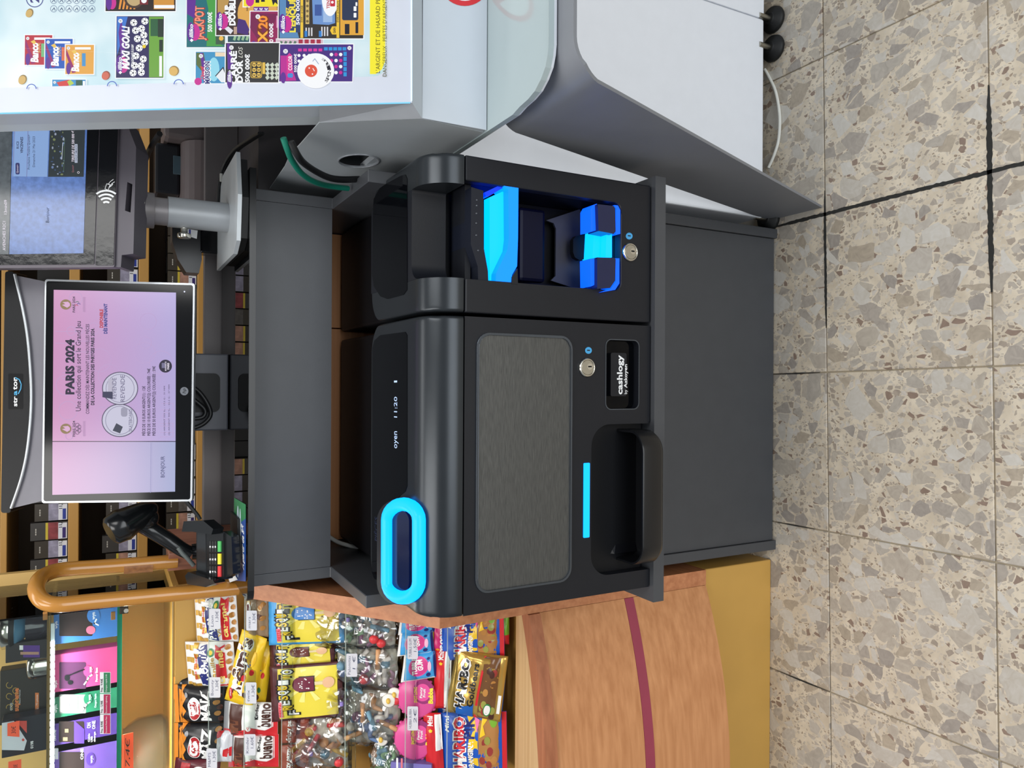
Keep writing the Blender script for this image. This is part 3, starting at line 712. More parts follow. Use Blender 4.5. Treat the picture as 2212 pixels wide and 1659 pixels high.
# leaning leg sheet that bends under the ledge
prof = [(.377, 0.0), (.381, .2), (.385, .4), (.389, .6), (.3915, .735)] + [(.4415 - .05 * math.cos(R_(a)), .764 + .05 * math.sin(R_(a))) for a in range(8, 91, 9)] + [(.52, .814), (1.2, .814)]
def yout(z): return 1.072 - .285 * min(z, .80) / .80
def yin(z): return 1.215 - .205 * min(z, .80) / .80
mb = MB(); vs = []; fs = []; t = .005
for i, (x, z) in enumerate(prof):
    a = prof[max(0, i - 1)]; b = prof[min(len(prof) - 1, i + 1)]; d = Vector((b[0] - a[0], b[1] - a[1])).normalized(); nx, nz = d.y, -d.x
    yo, yi = yout(z), yin(z)
    if z > .80: yo = yout(.8) + .002
    for k in (0, t):
        vs += [(x + nx * k, yo, z + nz * k), (x + nx * k, yi, z + nz * k)]
for i in range(len(prof) - 1):
    o = i * 4; p = o + 4
    fs += [(o, p, p + 1, o + 1), (o + 2, o + 3, p + 3, p + 2), (o, o + 2, p + 2, p), (o + 1, p + 1, p + 3, o + 3)]
fs += [(0, 1, 3, 2)]
mb.add(vs, fs); o = mb.build('leg_sheet', mat('leg_grey', (122, 125, 131), .45, var=.02), stand, fix=True); smooth_by_angle(o, 25)
# body, front face, ledge
MB().box(XS + .0015, 1.25, 1.001, 1.30, .8312, .9325).build('body', M_LGREY, stand)
MB().box(XS, 1.25, 0.999, 1.001, .8312, .934).build('front_face', mat('face_dimmed_white', (192, 200, 209), .35, var=.015), stand)  # stand white, darkened in the colour to offset the stronger light here
lp = [P(x, y, Z=.83) for x, y in [(1185, 95), (1183, 118), (1178, 145), (1168, 172), (1155, 197), (1140, 215), (1122, 231)]]
led = [(1.25, lp[0].y), (lp[0].x, lp[0].y)] + [(q.x, q.y) for q in lp[1:]] + [(.3785, .92), (.3785, 1.30), (1.25, 1.30)]
MB().prism([(a, b, .8215) for a, b in led], (0, 0, .0085)).build('ledge', M_FROST, stand)
MB().prism([(a + (.004 if a < 1 else 0), b + .004 if b < .99 else b, .815) for a, b in led], (0, 0, .0062)).build('ledge_support', M_LWHITE, stand)
# side cheek with the oval cable hole
def sx(x, y, X=XS): q = P(x, y, X=X); return (q.y, q.z)
ck = [sx(1046, 286), sx(913, 256), sx(690, 264), sx(648, 312), sx(626, 335), sx(615, 360), sx(582, 408), sx(720, 436), sx(1000, 322)]
hole = []
for i in range(24):
    a = 2 * math.pi * i / 24; hole.append(sx(775 + 44 * math.cos(a), 346 + 14 * math.sin(a)))
MB().prism([(XS - .0005, a, b) for a, b in ck], (.002, 0, 0), holes=[[(XS - .0005, a, b) for a, b in hole]]).build('side_cheek', mat('cheek_grey', (164, 170, 174), .4, var=.02), stand)
hr = MB(); hr.tube([(XS - .001, a, b) for a, b in hole + hole[:2]], .0016, n=8, caps=False); hr.build('hole_rim', M_LSILV, stand)
cy = [sum(h[0] for h in hole) / 24, sum(h[1] for h in hole) / 24]
MB().prism([(XS + .012, cy[0] + (a - cy[0]) * 1.7, cy[1] + (b - cy[1]) * 1.7) for a, b in hole], (.002, 0, 0)).build('hole_dark_sheet', M_DARK, stand)  # black sheet added to stand in for the shaded inside of the hole
# backlit panel, tilted back like a desk
PN = -F; PP = P(890, 222, Y=.985)
def pp(x, y, d=0.0): return P(x, y, plane=(PP + PN * d, PN))
outer = [(890, 222), (445, 233), (0, 245), (-420, 256), (-420, -330), (890, -330)]
lit = [(833, -300), (833, 128)] + [(808 + 25 * math.cos(R_(a)), 140 + 25 * math.sin(R_(a))) for a in range(10, 91, 16)] + [(400, 178), (0, 190), (-300, 199), (-300, -300)]
MB().prism([pp(x, y) for x, y in outer], F * .006, holes=[[pp(x, y) for x, y in lit]]).build('poster_frame', mat('frame_dimmed_white', (188, 193, 205), .35, var=.015), stand)  # same white as the stand, weaker light put into the colour
MB().prism([pp(x, y, -.0065) for x, y in outer], F * .045).build('light_box', M_LGREY, stand)
o2 = [(760, 231), (445, 236), (0, 247), (-420, 258), (-420, -330), (760, -330)]
MB().prism([pp(x, y, -.052) + Vector((-.004, 0, 0)) for x, y in [(690, 235), (0, 250), (-420, 262), (-420, -330), (690, -330)]], F * .055).build('back_box', mat('box_pale', (190, 197, 200), .4, var=.02), stand)
# bevel between panel and front face
c1, c2 = pp(890, 222, -.001), pp(890, -330, -.001); w1, w2 = P(912, 256, Y=.999), P(912, -330, Y=.999)
MB().add([c1, c2, w2, w1], [(0, 1, 2, 3)]).build('bevel', M_LGREY, stand)
t1 = pp(640, 229, -.001); v1 = pp(640, 229, -.05) + Vector((-.006, 0, 0)); w0 = Vector((XS, w1.y + .0, w1.z))
MB().add([c1, w1, P(690, 264, X=XS), pp(690, 227, -.001)], [(0, 1, 2, 3)]).build('bevel', mat('bevel_grey', (150, 153, 158), .4), stand)
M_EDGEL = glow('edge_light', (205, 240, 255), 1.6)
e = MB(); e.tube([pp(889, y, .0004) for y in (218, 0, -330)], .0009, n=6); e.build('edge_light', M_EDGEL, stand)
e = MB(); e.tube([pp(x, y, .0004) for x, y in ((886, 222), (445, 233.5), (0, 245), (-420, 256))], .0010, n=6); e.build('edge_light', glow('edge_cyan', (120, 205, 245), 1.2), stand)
# poster sheet: lit blue-white ground
def poster_ground():
    m = bpy.data.materials.new('poster_ground'); m.use_nodes = True; nt = m.node_tree; b = nt.nodes['Principled BSDF']; L = nt.links.new
    g = nt.nodes.new('ShaderNodeNewGeometry'); n = nt.nodes.new('ShaderNodeTexNoise'); n.inputs['Scale'].default_value = 7; n.inputs['Detail'].default_value = 3
    r = nt.nodes.new('ShaderNodeValToRGB'); r.color_ramp.elements[0].color = rgb(176, 214, 226); r.color_ramp.elements[1].color = rgb(232, 246, 250)
    r.color_ramp.elements[0].position = .4; r.color_ramp.elements[1].position = .66
    L(g.outputs['Position'], n.inputs['Vector']); L(n.outputs[0], r.inputs[0]); L(r.outputs[0], b.inputs['Emission Color']); b.inputs['Emission Strength'].default_value = .95
    b.inputs['Base Color'].default_value = (.02, .02, .02, 1); b.inputs['Roughness'].default_value = .3
    return m
MB().prism([pp(x, y, -.0055) for x, y in lit], F * .001).build('poster', poster_ground(), stand)
# printed tickets
_pg = {}
def pg(*c):
    k = 'lit_%d_%d_%d' % c
    return glow(k, c, .95)
LF = []
class Ticket(Face):
    def __init__(s, d): super().__init__(pp(400, 100, -.0052 + d), RT - F * RT.dot(F), UP, .000008)
def frame_card(f, q, m, border=2, bm=None):
    """q: TL,TR,BR,BL in upright sense, pixel corners"""
    cx = sum(p[0] for p in q) / 4; cy = sum(p[1] for p in q) / 4
    if border: f.poly([(p[0] + math.copysign(border, p[0] - cx), p[1] + math.copysign(border, p[1] - cy)) for p in q], bm or pg(250, 252, 255))
    f.poly(q, m)
def quad(x0, x1, y0, y1, sk=0.0):
    """upright TL,TR,BR,BL: image x grows downwards, upright right = smaller y; sk = skew in px of x per row"""
    return [(x0 + sk, y1), (x0, y0), (x1, y0), (x1 + sk, y1)]
WHT = pg(250, 252, 255); INK = pg(24, 22, 40); PINK = pg(205, 40, 150); VIO = pg(96, 40, 150)
def illiko(f, x, y, s=1.0, txt=True):
    kk = f.k; f.k = 6.5
    f.disc(x + 8 * s, y - 10 * s, 11 * s, 18 * s, PINK, 20); f.disc(x - 1 * s, y - 11 * s, 8 * s, 21 * s, VIO, 18)
    if txt: f.text('illiko', x + 4 * s, y + 2 * s, y - 28 * s, 8 * s, WHT, .03, .25); f.disc(x + 1 * s, y + 7 * s, 4 * s, 4 * s, WHT, 4)
    f.k = max(kk, f.k) + 1
def price(f, x, y, r=5, t='5€'):
    f.disc(x, y, r, r, WHT, 18); f.text(t, x + r * .5, y + r * .6, y - r * .6, r, INK)
k = 0.0001; D = .0002
def T(): 
    global D
    D += .00025
    return Ticket(D)
# grid icons and big number
f = T(); f.ring(75, -3, 19, 2, pg(70, 80, 150)); f.text('2', 84, 6, -8, 18, pg(60, 60, 130), .03)
for i in range(6):
    for y in (19, 1):
        f.ring(116 + i * 16.5, y, 7.5, 1.2, pg(120, 140, 170)); f.line([(113 + i * 16.5, y + 3), (117 + i * 16.5, y - 2), (119 + i * 16.5, y + 3)], 1.5, pg(60, 80, 120))
f.build('icon_print', stand)
for i, (x, y, rx, ry, c) in enumerate([(64, 28, 8, 10, (214, 180, 110)), (49, 172, 9, 11, (220, 184, 112)), (229, 163, 9, 10, (214, 110, 88)), (376, 153, 11, 11, (226, 186, 104))]):
    f = T(); f.disc(x, y, rx, ry, pg(*[int(v * .7) for v in c]), 20, 25); f.disc(x - 1.5, y + 1, rx * .85, ry * .88, pg(*c), 20, 25); f.build('coin_print', stand)
for i, (x0, x1, y0, y1, c, c2) in enumerate([(54, 113, 76, 140, (190, 40, 60), (120, 190, 130)), (98, 157, 84, 148, (20, 90, 190), (226, 110, 70)), (142, 203, 97, 160, (234, 170, 70), (70, 150, 210))]):
    f = T(); frame_card(f, quad(x0, x1, y0, y1, -.8), pg(*c)); f.poly([(x0 + 1, y0 + 8), (x0 + 1, y0 + 22), (x0 + 14, y1 - 2), (x0 + 22, y1 - 4)], pg(150, 30, 110))
    f.disc(x0 + 6, y1 - 12, 5, 13, VIO, 14); f.text('Banco', x0 + 28, y1 - 5, y0 + 16, 15, WHT, .05, .15); f.poly([(x0 + 12, y0 + 14), (x0 + 20, y0 + 10), (x0 + 24, y0 + 16), (x0 + 20, y0 + 20)], pg(240, 200, 90))
    f.rect(x0 + 35, x0 + 43, y0 + 18, y1 - 17, pg(*c2)); f.text('500€', x0 + 33, y1 - 26, y0 + 16, 5, pg(240, 210, 120))
    f.rect(x0 + 20, x0 + 54, y0 + 5, y0 + 10, WHT); price(f, x0 + 6, y0 + 7, 3.5, '1€'); f.build('ticket_print', stand)
f = T(); frame_card(f, quad(113, 185, 172, 190, 0), pg(60, 150, 210), 2); f.poly([(122, 178), (150, 172), (158, 182), (130, 190)], pg(216, 60, 60)); f.poly([(145, 176), (152, 172), (160, 180), (150, 186)], pg(180, 210, 80)); f.rect(164, 178, 173, 190, pg(40, 90, 70)); f.rect(179, 184, 175, 190, WHT); price(f, 118, 178, 3, '2€'); f.build('ticket_print', stand)
f = T(); frame_card(f, quad(229, 380, -60, 24, -1), pg(40, 26, 22)); 
for i in range(5): f.poly([(256 + i * 8, 20), (260 + i * 8, 20), (268 + i * 8, -20), (262 + i * 8, -20)], pg(232, 150, 60))
f.disc(290, -4, 22, 22, pg(70, 50, 40), 22); f.disc(290, -4, 17, 17, pg(196, 170, 120), 22); f.rect(302, 320, -8, 10, pg(120, 30, 40)); f.disc(311, 1, 6, 6, WHT, 14); f.rect(332, 376, -30, 20, pg(214, 150, 60)); f.rect(333, 377, 11, 18, WHT); illiko(f, 236, 14, .8, False); f.build('ticket_print', stand)
# MAXI GOAL
f = T(); frame_card(f, quad(252, 354, 35, 168, -1.5), pg(36, 30, 90)); f.poly([(253, 36), (253, 120), (270, 60), (276, 36)], pg(60, 120, 210)); f.poly([(262, 40), (256, 70), (262, 130), (272, 100)], pg(100, 40, 150))
f.rect(322, 353, 36, 167, pg(110, 168, 60)); f.rect(325, 350, 41, 78, pg(40, 96, 60)); f.rect(341, 353, 41, 80, pg(30, 50, 40)); f.rect(344, 352, 86, 112, pg(26, 46, 36)); f.rect(344, 350, 121, 165, WHT)
f.text('MAXI GOAL!', 279, 150, 56, 15, WHT, .05, .25); f.text('GAGNEZ JUSQU\'À 50 000€', 289, 138, 75, 5, WHT, .02, .1)
rb = random.Random(4)
for (x, y) in [(289, 49), (313, 46), (293, 66), (306, 62), (297, 84), (311, 76), (301, 104), (313, 92), (294, 121), (310, 128), (291, 142), (305, 143), (288, 158), (306, 157)]:
    r = 7.5 if y > 44 else 6; f.disc(x, y, r, r, WHT, 16); f.disc(x, y, 2.2, 2.2, INK, 5)
    for a in range(5): f.disc(x + 5.3 * math.cos(R_(72 * a)), y + 5.3 * math.sin(R_(72 * a)), 1.3, 1.3, INK, 4)
f.disc(312, 101, 4, 4, pg(240, 210, 40), 10); illiko(f, 259, 150, .95); price(f, 261, 46, 4.6, '3€'); f.build('ticket_print', stand)
# JACKPOT
f = T(); frame_card(f, quad(404, 486, -40, 102, -1), pg(20, 110, 120)); f.poly([(446, 100), (450, 20), (440, -30), (470, -30), (470, 92), (484, 100)], pg(70, 160, 70)); f.text('JACKPOT', 441, 88, 12, 21, pg(150, 30, 40), .075); f.text('JACKPOT', 440, 87, 13, 19, pg(250, 150, 120), .03); f.text('500 000€', 458, 69, 26, 9, WHT, .03); illiko(f, 413, 80, 1.0); price(f, 417, 6, 5); f.poly([(404, -20), (404, 30), (420, 40), (424, -10)], VIO)
f.rect(466, 486, 78, 96, pg(60, 90, 70)); f.disc(478, 83, 5, 5, pg(240, 190, 80), 12); f.build('ticket_print', stand)
f = T(); frame_card(f, quad(492, 540, 70, 96, 0), pg(30, 80, 90))
for i in range(4): f.poly([(503 + i * 9, 86), (506 + i * 9, 77), (511 + i * 9, 79), (508 + i * 9, 88)], pg(150, 190, 150))
f.build('ticket_print', stand)
# COUP DOUBLE
f = T(); frame_card(f, quad(468, 540, -50, 76, -1), pg(60, 40, 36)); f.poly([(470, -20), (470, 40), (490, 20), (500, -20)], pg(190, 150, 80)); f.disc(545, 30, 32, 42, pg(226, 170, 80), 20); f.poly([(510, 70), (515, 40), (530, 44), (539, 64), (535, 76)], pg(70, 40, 120)); f.text('COUP', 496, 49, 11, 10, WHT, .06); f.text('DOUBLE', 508, 55, -6, 12, WHT, .06); illiko(f, 475, 56, .95); f.poly([(485, 62), (493, 57), (504, 66), (498, 74)], pg(230, 230, 240)); f.rect(505, 512, 58, 74, pg(190, 160, 140)); f.build('ticket_print', stand)
f = T(); frame_card(f, quad(527, 603, -50, 14, -1), pg(246, 228, 40)); f.disc(540, 2, 9, 12, PINK, 16); f.poly([(582, -20), (590, 12), (594, 5), (600, 10), (596, -20)], INK); f.rect(552, 560, -6, 6, INK); f.rect(564, 572, -10, 4, INK); f.build('ticket_print', stand)
f = T(); f.rect(540, 602, 14, 26, pg(226, 170, 90)); f.rect(548, 580, 15, 24, VIO)
for i in range(3): f.text('€', 556 + i * 11, 22, 17, 6, WHT, .03)
f.text('GAIN', 536, 24, 15, 4, INK, .02); f.text('GAIN', 602, 22, 14, 4, INK, .02); f.build('ticket_print', stand)
# X20
f = T(); frame_card(f, quad(541, 614, 25, 133, -1.2), pg(150, 30, 90)); f.poly([(543, 130), (560, 90), (540, 60), (543, 28), (600, 30), (580, 80)], pg(120, 26, 80)); f.text('X20', 579, 92, 33, 21, pg(120, 50, 20), .075); f.text('X', 577, 92, 66, 19, pg(250, 180, 60), .035); f.text('20', 577, 62, 34, 18, pg(250, 150, 50), .035); f.text('500 000€', 590, 106, 50, 8, WHT, .03); f.rr(566, 580, 95, 126, 3, pg(240, 180, 60)); f.rect(597, 612, 34, 60, pg(220, 150, 190)); illiko(f, 549, 120, 1.0); price(f, 557, 36, 5); f.build('ticket_print', stand)
f = T(); frame_card(f, quad(597, 698, 84, 102, 0), pg(214, 190, 205), 1)
for i in range(4): f.poly([(602 + i * 10, 98), (606 + i * 10, 88), (611 + i * 10, 90), (607 + i * 10, 99)], pg(90, 120, 100))
for i in range(4): f.rect(645 + i * 13, 654 + i * 13, 85, 98, pg(170, 40, 70))
f.build('ticket_print', stand)
# MENEZ L'ENQUETE
f = T(); frame_card(f, quad(603, 786, -60, 83, -1.5), pg(50, 44, 40)); f.poly([(604, -50), (604, 82), (646, 82), (630, 20), (640, -50)], pg(90, 140, 190)); f.rect(618, 650, -50, 70, pg(44, 60, 110)); f.text('MENEZ', 625, 46, 16, 7, pg(246, 220, 60), .04); f.text("L'ENQUÊTE", 638, 70, -26, 12, pg(246, 226, 70), .05); f.text('500 000€', 647, 54, -12, 7, WHT, .03)
f.rect(649, 655, -50, 82, pg(240, 200, 60)); f.text('ÉTAPE 1 : LE CASSE', 654, 48, 12, 4, INK, .02); f.rect(660, 668, -40, 52, pg(214, 186, 110))
for i in range(6): f.disc(664, 46 - i * 11, 3, 3, pg(120, 100, 60), 10)
f.poly([(673, -40), (676, 52), (710, 54), (724, 50), (722, -40)], pg(110, 150, 210)); f.rect(680, 695, 10, 34, pg(60, 90, 160)); f.rect(698, 718, 20, 48, pg(160, 190, 230)); f.disc(705, 12, 8, 8, pg(220, 230, 245), 12); f.disc(713, -5, 18, 40, WHT, 24); f.text('TENTE', 712, 19, -10, 6, pg(190, 40, 60), .03); f.rr(713, 724, -4, 14, 2, pg(200, 40, 60)); f.disc(718, 5, 3, 3, WHT, 10)
f.rect(727, 733, -50, 82, pg(240, 200, 60)); f.text('ÉTAPE 3 : LA POURSUITE', 732, 48, 2, 4, INK, .02); f.rect(735, 786, -50, 76, pg(230, 170, 60)); f.rr(739, 774, -30, 44, 4, pg(40, 52, 84)); f.rr(764, 770, 14, 24, 1, WHT); f.rr(764, 770, 28, 38, 1, WHT); f.rr(768, 772, 5, 13, 1, WHT)
for i, y in enumerate((58, 64, 70)): f.rect(660 + i * 6, 663 + i * 6, 60, 78, pg(220, 220, 225)); f.rect(694 + i * 6, 697 + i * 6, 58, 78, pg(220, 220, 225))
f.rect(658, 664, 67, 80, pg(50, 130, 210)); f.rect(689, 695, 67, 80, pg(50, 130, 210)); f.disc(722, 66, 9, 10, pg(244, 200, 50), 6); f.text('GAIN', 725, 72, 60, 5, INK, .03); f.rect(745, 755, 52, 74, INK); f.rect(768, 774, 48, 72, INK); illiko(f, 611, 62, 1.0); f.build('ticket_print', stand)
# OBJECTIF MAISON
f = T(); frame_card(f, quad(423, 488, 112, 180, -.5), pg(60, 150, 200)); f.poly([(424, 114), (424, 140), (450, 170), (440, 114)], pg(90, 110, 60)); f.poly([(432, 114), (438, 114), (452, 178), (440, 178)], VIO); f.disc(462, 150, 12, 26, pg(150, 220, 240), 18); f.text('Objectif', 441, 171, 143, 8, pg(240, 70, 70), .02, .2); f.text('MAISON', 454, 182, 132, 12, WHT, .09); f.text('MAISON', 453, 181, 133, 10, pg(50, 50, 120), .03); f.poly([(466, 164), (482, 146), (487, 158), (486, 178), (478, 178)], pg(235, 240, 245)); f.line([(466, 164), (482, 146), (487, 160)], 2, INK); f.rect(465, 486, 113, 122, pg(240, 220, 190)); price(f, 434, 121, 4.4); f.disc(428, 176, 8, 8, PINK, 14); f.build('ticket_print', stand)
# CARRE D'OR
f = T(); frame_card(f, quad(488, 604, 93, 178, -1), pg(44, 44, 46)); f.poly([(490, 94), (496, 94), (506, 150), (492, 150)], VIO); f.text('CARRÉ', 511, 182, 110, 12, WHT, .045); f.text("D'OR", 524, 178, 130, 12, WHT, .045); f.text('LOS', 524, 125, 101, 9, pg(230, 230, 220), 0, .3); f.text('500 000€', 539, 178, 117, 9, WHT, .035); f.rr(541, 566, 133, 169, 5, pg(196, 160, 60)); f.rr(543, 564, 135, 167, 4, pg(38, 36, 34))
for i in range(2):
    for j in range(3): f.disc(549 + i * 10, 140 + j * 11, 4.5, 4.5, pg(240, 200, 90), 12); f.text('€', 552 + i * 10, 142 + j * 11, 138 + j * 11, 6, INK, .02)
for i in range(3):
    for j in range(4): f.poly([(573 + i * 10, 140 + j * 9), (579 + i * 10, 135 + j * 9), (583 + i * 10, 141 + j * 9), (577 + i * 10, 146 + j * 9)], pg(206, 216, 200))
f.rect(567, 573, 135, 160, pg(230, 190, 80)); f.disc(496, 172, 6, 20, VIO, 14); f.text('illiko', 499, 178, 152, 7, WHT, .03, .25); price(f, 500, 103, 4.8); f.build('ticket_print', stand)
# COLOR
f = T(); frame_card(f, quad(605, 763, 96, 176, -2), pg(70, 40, 130)); f.poly([(606, 120), (606, 175), (640, 174), (622, 120)], pg(190, 40, 150)); f.poly([(620, 164), (619, 122), (625, 114), (631, 120), (633, 160), (626, 156)], pg(220, 50, 150)); f.text('COLOR', 631, 152, 120, 8, WHT, .02); f.text('500 000€', 641, 156, 116, 5.5, WHT, .025); f.text('8', 632, 168, 158, 10, pg(40, 150, 220), .06)
for i in range(5): f.rect(644 + i * 11, 652 + i * 11, 105, 111, pg(226, 50, 160))
for i in range(5): f.rect(700 + i * 10, 708 + i * 10, 102, 109, pg(40, 150, 220))
for i in range(5): f.rect(742, 749, 112 + i * 11, 121 + i * 11, pg(40, 150, 220))
for i in range(4):
    for j in range(3): f.disc(646 + i * 11, 120 + j * 12, 3.5, 3.5, WHT, 8)
for i in range(3):
    for j in range(4): f.disc(716 + i * 10, 118 + j * 13, 4, 4, [WHT, PINK][(i + j) % 2], 7)
price(f, 617, 111, 5); price(f, 755, 104, 4.4); f.disc(612, 168, 6, 12, VIO, 14)
f.build('ticket_print', stand)
D += .0007; f = T(); f.disc(682, 153, 40, 38, WHT, 32); f.disc(672, 153, 13.5, 13.5, pg(226, 84, 60), 24); f.disc(675, 160, 1.6, 1.6, WHT, 10); f.disc(668, 147, 1.6, 1.6, WHT, 10); f.line([(676, 148), (679, 153)], 1.6, WHT)
for i, chh in enumerate('SPONIBLE'):
    a = R_(38 - i * 13.5); cx, cy = 682 + 33 * math.cos(a), 155 + 33 * math.sin(a); da = 4.2
    f.text(chh, cx + da * math.sin(a) * -1, cy + da * math.cos(a), cy - da * math.cos(a), 7.5, INK, .01, 0, cx + da * math.sin(a))
f.line([(676, 132), (680, 127), (688, 138)], 1.6, pg(150, 170, 200)); f.build('sticker_print', stand)
# yellow warning band at the foot of the poster
f = T(); f.poly([(799, 160), (799, -290), (832, -290), (832, 132), (825, 150), (812, 160)], pg(252, 240, 50)); f.text("L'ARGENT ET DE HASARD PEUVENT ÊTRE", 821, 158, -75, 9, pg(70, 70, 20)); f.text("DANGEREUX : PERTES D'ARGENT, CONFLITS FAMILIAUX", 835, 165, -120, 8, pg(90, 90, 30)); f.build('warning_print', stand)
for x, y in ((68, 192), (242, 186), (386, 182)): f = T(); f.ring(x, y, 11, 2, pg(80, 110, 200), 180, 360); f.build('ring_print', stand)
# prohibition ring on the front face
f = Face((.5, .9988, .9), (1, 0, 0), (0, 0, 1)); f.disc(1004, -42, 55, 55, mat('sign_red', (206, 44, 52), .4), 40); f.disc(1004, -42, 44, 44, M_WHITE, 40); f.poly([(975, -86), (968, -78), (1034, 0), (1041, -8)], mat('sign_red', (206, 44, 52))); f.build('prohibition_print', stand)

# cables by the stand
M_CBLK = mat('cable_black', (22, 23, 25), .45); M_CWHT = mat('cable_white', (222, 222, 214), .5); M_CGRN = mat('cable_green', (14, 112, 92), .45)
def cable(px, r, m, label, **kw):
    pts = bez([P(x, y, **({'Z': kw['Z']} if 'Z' in kw else {'Y': yy})) for (x, y, *rest) in px for yy in [rest[0] if rest else kw.get('Y')]], 8)
    o = MB().tube(pts, r, n=8).build('cable', m); return tag(o, label, 'cable')
cable([(1652, 150), (1662, 168), (1676, 200), (1684, 250), (1682, 300), (1672, 335), (1660, 362)], .0035, M_CWHT, 'white cable lying on the floor under the white stand', Z=.0036)
cable([(612, 298, 1.14), (620, 321, 1.15), (630, 345, 1.17), (650, 373, 1.2), (676, 391, 1.23), (708, 401, 1.26), (752, 407, 1.28)], .0048, M_CGRN, 'green cable hanging down behind the ticket stand')
cable([(628, 306, 1.14), (642, 334, 1.15), (656, 352, 1.17), (682, 370, 1.2), (712, 384, 1.22), (741, 388, 1.24), (776, 387, 1.26)], .0055, M_CBLK, 'thick black cable hanging beside the green cable')

# ================================================================== glass top on the grey unit
M_SMOKE = clear('smoked_glass', (150, 154, 158), .55)
top = thing('counter_glass', 'black-edged glass sheet lying on the grey counter unit', 'glass top', (0, 1.56, 1.0945))
gx0, gx1, gy0, gy1 = -.392, .384, 1.392, 1.738
pl = arc(gx0 + .02, gy0 + .02, .02, 180, 270, 6) + [(gx1, gy0), (gx1, gy1), (gx0, gy1)]
MB().prism([(a, b, 1.0955) for a, b in pl], (0, 0, .0115)).build('sheet', M_SMOKE, top)
e = [(gx0 + .012, gy0 - .0004), (gx1, gy0 - .0004), (gx1, gy0 - .003), (gx0 + .02, gy0 - .003)]
eo = arc(gx0 + .02, gy0 + .02, .0225, 185, 270, 6) + [(gx1, gy0 - .0025)]; ei = arc(gx0 + .02, gy0 + .02, .0203, 185, 270, 6) + [(gx1, gy0 - .0003)]
MB().prism([(a, b, 1.0957) for a, b in eo + list(reversed(ei))], (0, 0, .0110)).build('edge_band', mat('band_black', (16, 17, 19), .25), top)
MB().box(UX0 + .022, UX1 - .022, 1.432, 1.733, 1.0937, 1.0953).build('backing', mat('backing_black', (14, 15, 18), .4), top)
ZT_ = 1.1072

# rear rail of the old counter
MB().box(-.36, 1.0, 1.777, 1.80, 1.0701, 1.140, bev=.002).build('rear_rail', mat('rail_taupe', (104, 98, 98), .45), oc)

# ================================================================== till display
def tilt_n(deg): return Vector((0, -math.cos(R_(deg)), math.sin(R_(deg))))
def tilt_u(deg): return Vector((0, math.sin(R_(deg)), math.cos(R_(deg))))
MT = 21; MN = tilt_n(MT); MU = tilt_u(MT); MP = P(418, 845, Y=1.49)
def mp_(x, y, d=0.0): return P(x, y, plane=(MP + MN * d, MN))
till = thing('till_display', 'customer display showing a pink advert under a black header bar', 'monitor', (MP.x, 1.6, ZT_))
def on(plane_fn, px, d, th, m, name, parent, nrm, holes=()):
    return MB().prism([plane_fn(x, y, d) for x, y in px], -nrm * th, holes=[[plane_fn(x, y, d) for x, y in h] for h in holes]).build(name, m, parent)
def rpx(x0, x1, y0, y1, r): return rrect(x0, x1, y0, y1, r, 5)
M_BEZ = mat('bezel_black', (9, 10, 13), .10, spec=.35); M_SILV = mat('silver_trim', (190, 194, 198), .3, metal=.6)
def skewq(c, r=5):
    """rounded quad, corners TL TR BR BL given as pixels"""
    out = []; n = len(c)
    for i in range(n):
        p, a, b = Vector(c[i]), Vector(c[i - 1]), Vector(c[(i + 1) % n])
        d1 = (a - p).normalized() * r; d2 = (b - p).normalized() * r
        for t in (0, .3, .7, 1): out.append(tuple((p + d1) * (1 - t) ** 2 + p * 2 * t * (1 - t) + (p + d2) * t ** 2))
    return out
frame_o = skewq([(90, 1087), (97, 603), (421, 612), (415, 1083)], 6)
frame_i = skewq([(94, 1083), (100, 607), (417, 616), (411, 1079)], 5)
on(mp_, frame_o, 0, .012, M_SILV, 'silver_frame', till, MN, [frame_i])
on(mp_, frame_i, -.0006, .008, M_BEZ, 'bezel', till, MN)
MB().prism([mp_(x, y, -.0125) for x, y in skewq([(96, 1080), (103, 610), (415, 618), (409, 1076)], 8)], -MN * .025).build('back_shell', M_BEZ, till)
scr = [(113, 1069), (116, 626), (380, 632), (378, 1062)]
def screen_mat(name, c1, c2, axis_u, p0, span, s=.80):
    m = bpy.data.materials.new(name); m.use_nodes = True; nt = m.node_tree; b = nt.nodes['Principled BSDF']; L = nt.links.new
    g = nt.nodes.new('ShaderNodeNewGeometry'); sb = nt.nodes.new('ShaderNodeVectorMath'); sb.operation = 'SUBTRACT'; sb.inputs[1].default_value = tuple(p0)
    dt = nt.nodes.new('ShaderNodeVectorMath'); dt.operation = 'DOT_PRODUCT'; dt.inputs[1].default_value = tuple(Vector(axis_u) / span)
    r = nt.nodes.new('ShaderNodeValToRGB'); r.color_ramp.elements[0].color = rgb(*c1); r.color_ramp.elements[1].color = rgb(*c2)
    L(g.outputs['Position'], sb.inputs[0]); L(sb.outputs[0], dt.inputs[0]); L(dt.outputs['Value'], r.inputs[0]); L(r.outputs[0], b.inputs['Emission Color'])
    b.inputs['Emission Strength'].default_value = s; b.inputs['Base Color'].default_value = (.01, .01, .01, 1); b.inputs['Roughness'].default_value = .2
    return m
hspan = (mp_(113, 850) - mp_(379, 850)).length
M_SCR = screen_mat('advert_screen', (192, 180, 234), (224, 160, 208), MU, mp_(379, 850), hspan)
M_SCR2 = screen_mat('greeting_screen', (176, 184, 226), (222, 168, 214), MU, mp_(379, 1000), hspan)
on(mp_, [(113.5, 953), (116, 626), (380, 632), (379, 953)], .0002, .0006, M_SCR, 'screen', till, MN)
on(mp_, [(113, 1069), (113.5, 954.5), (379, 954.5), (378, 1062)], .0002, .0006, M_SCR2, 'screen', till, MN)
def sg(*c): return glow('scr_%d_%d_%d' % c, c, .9)
f = Face(mp_(250, 850, .0002), (1, 0, 0), MU, .00003)
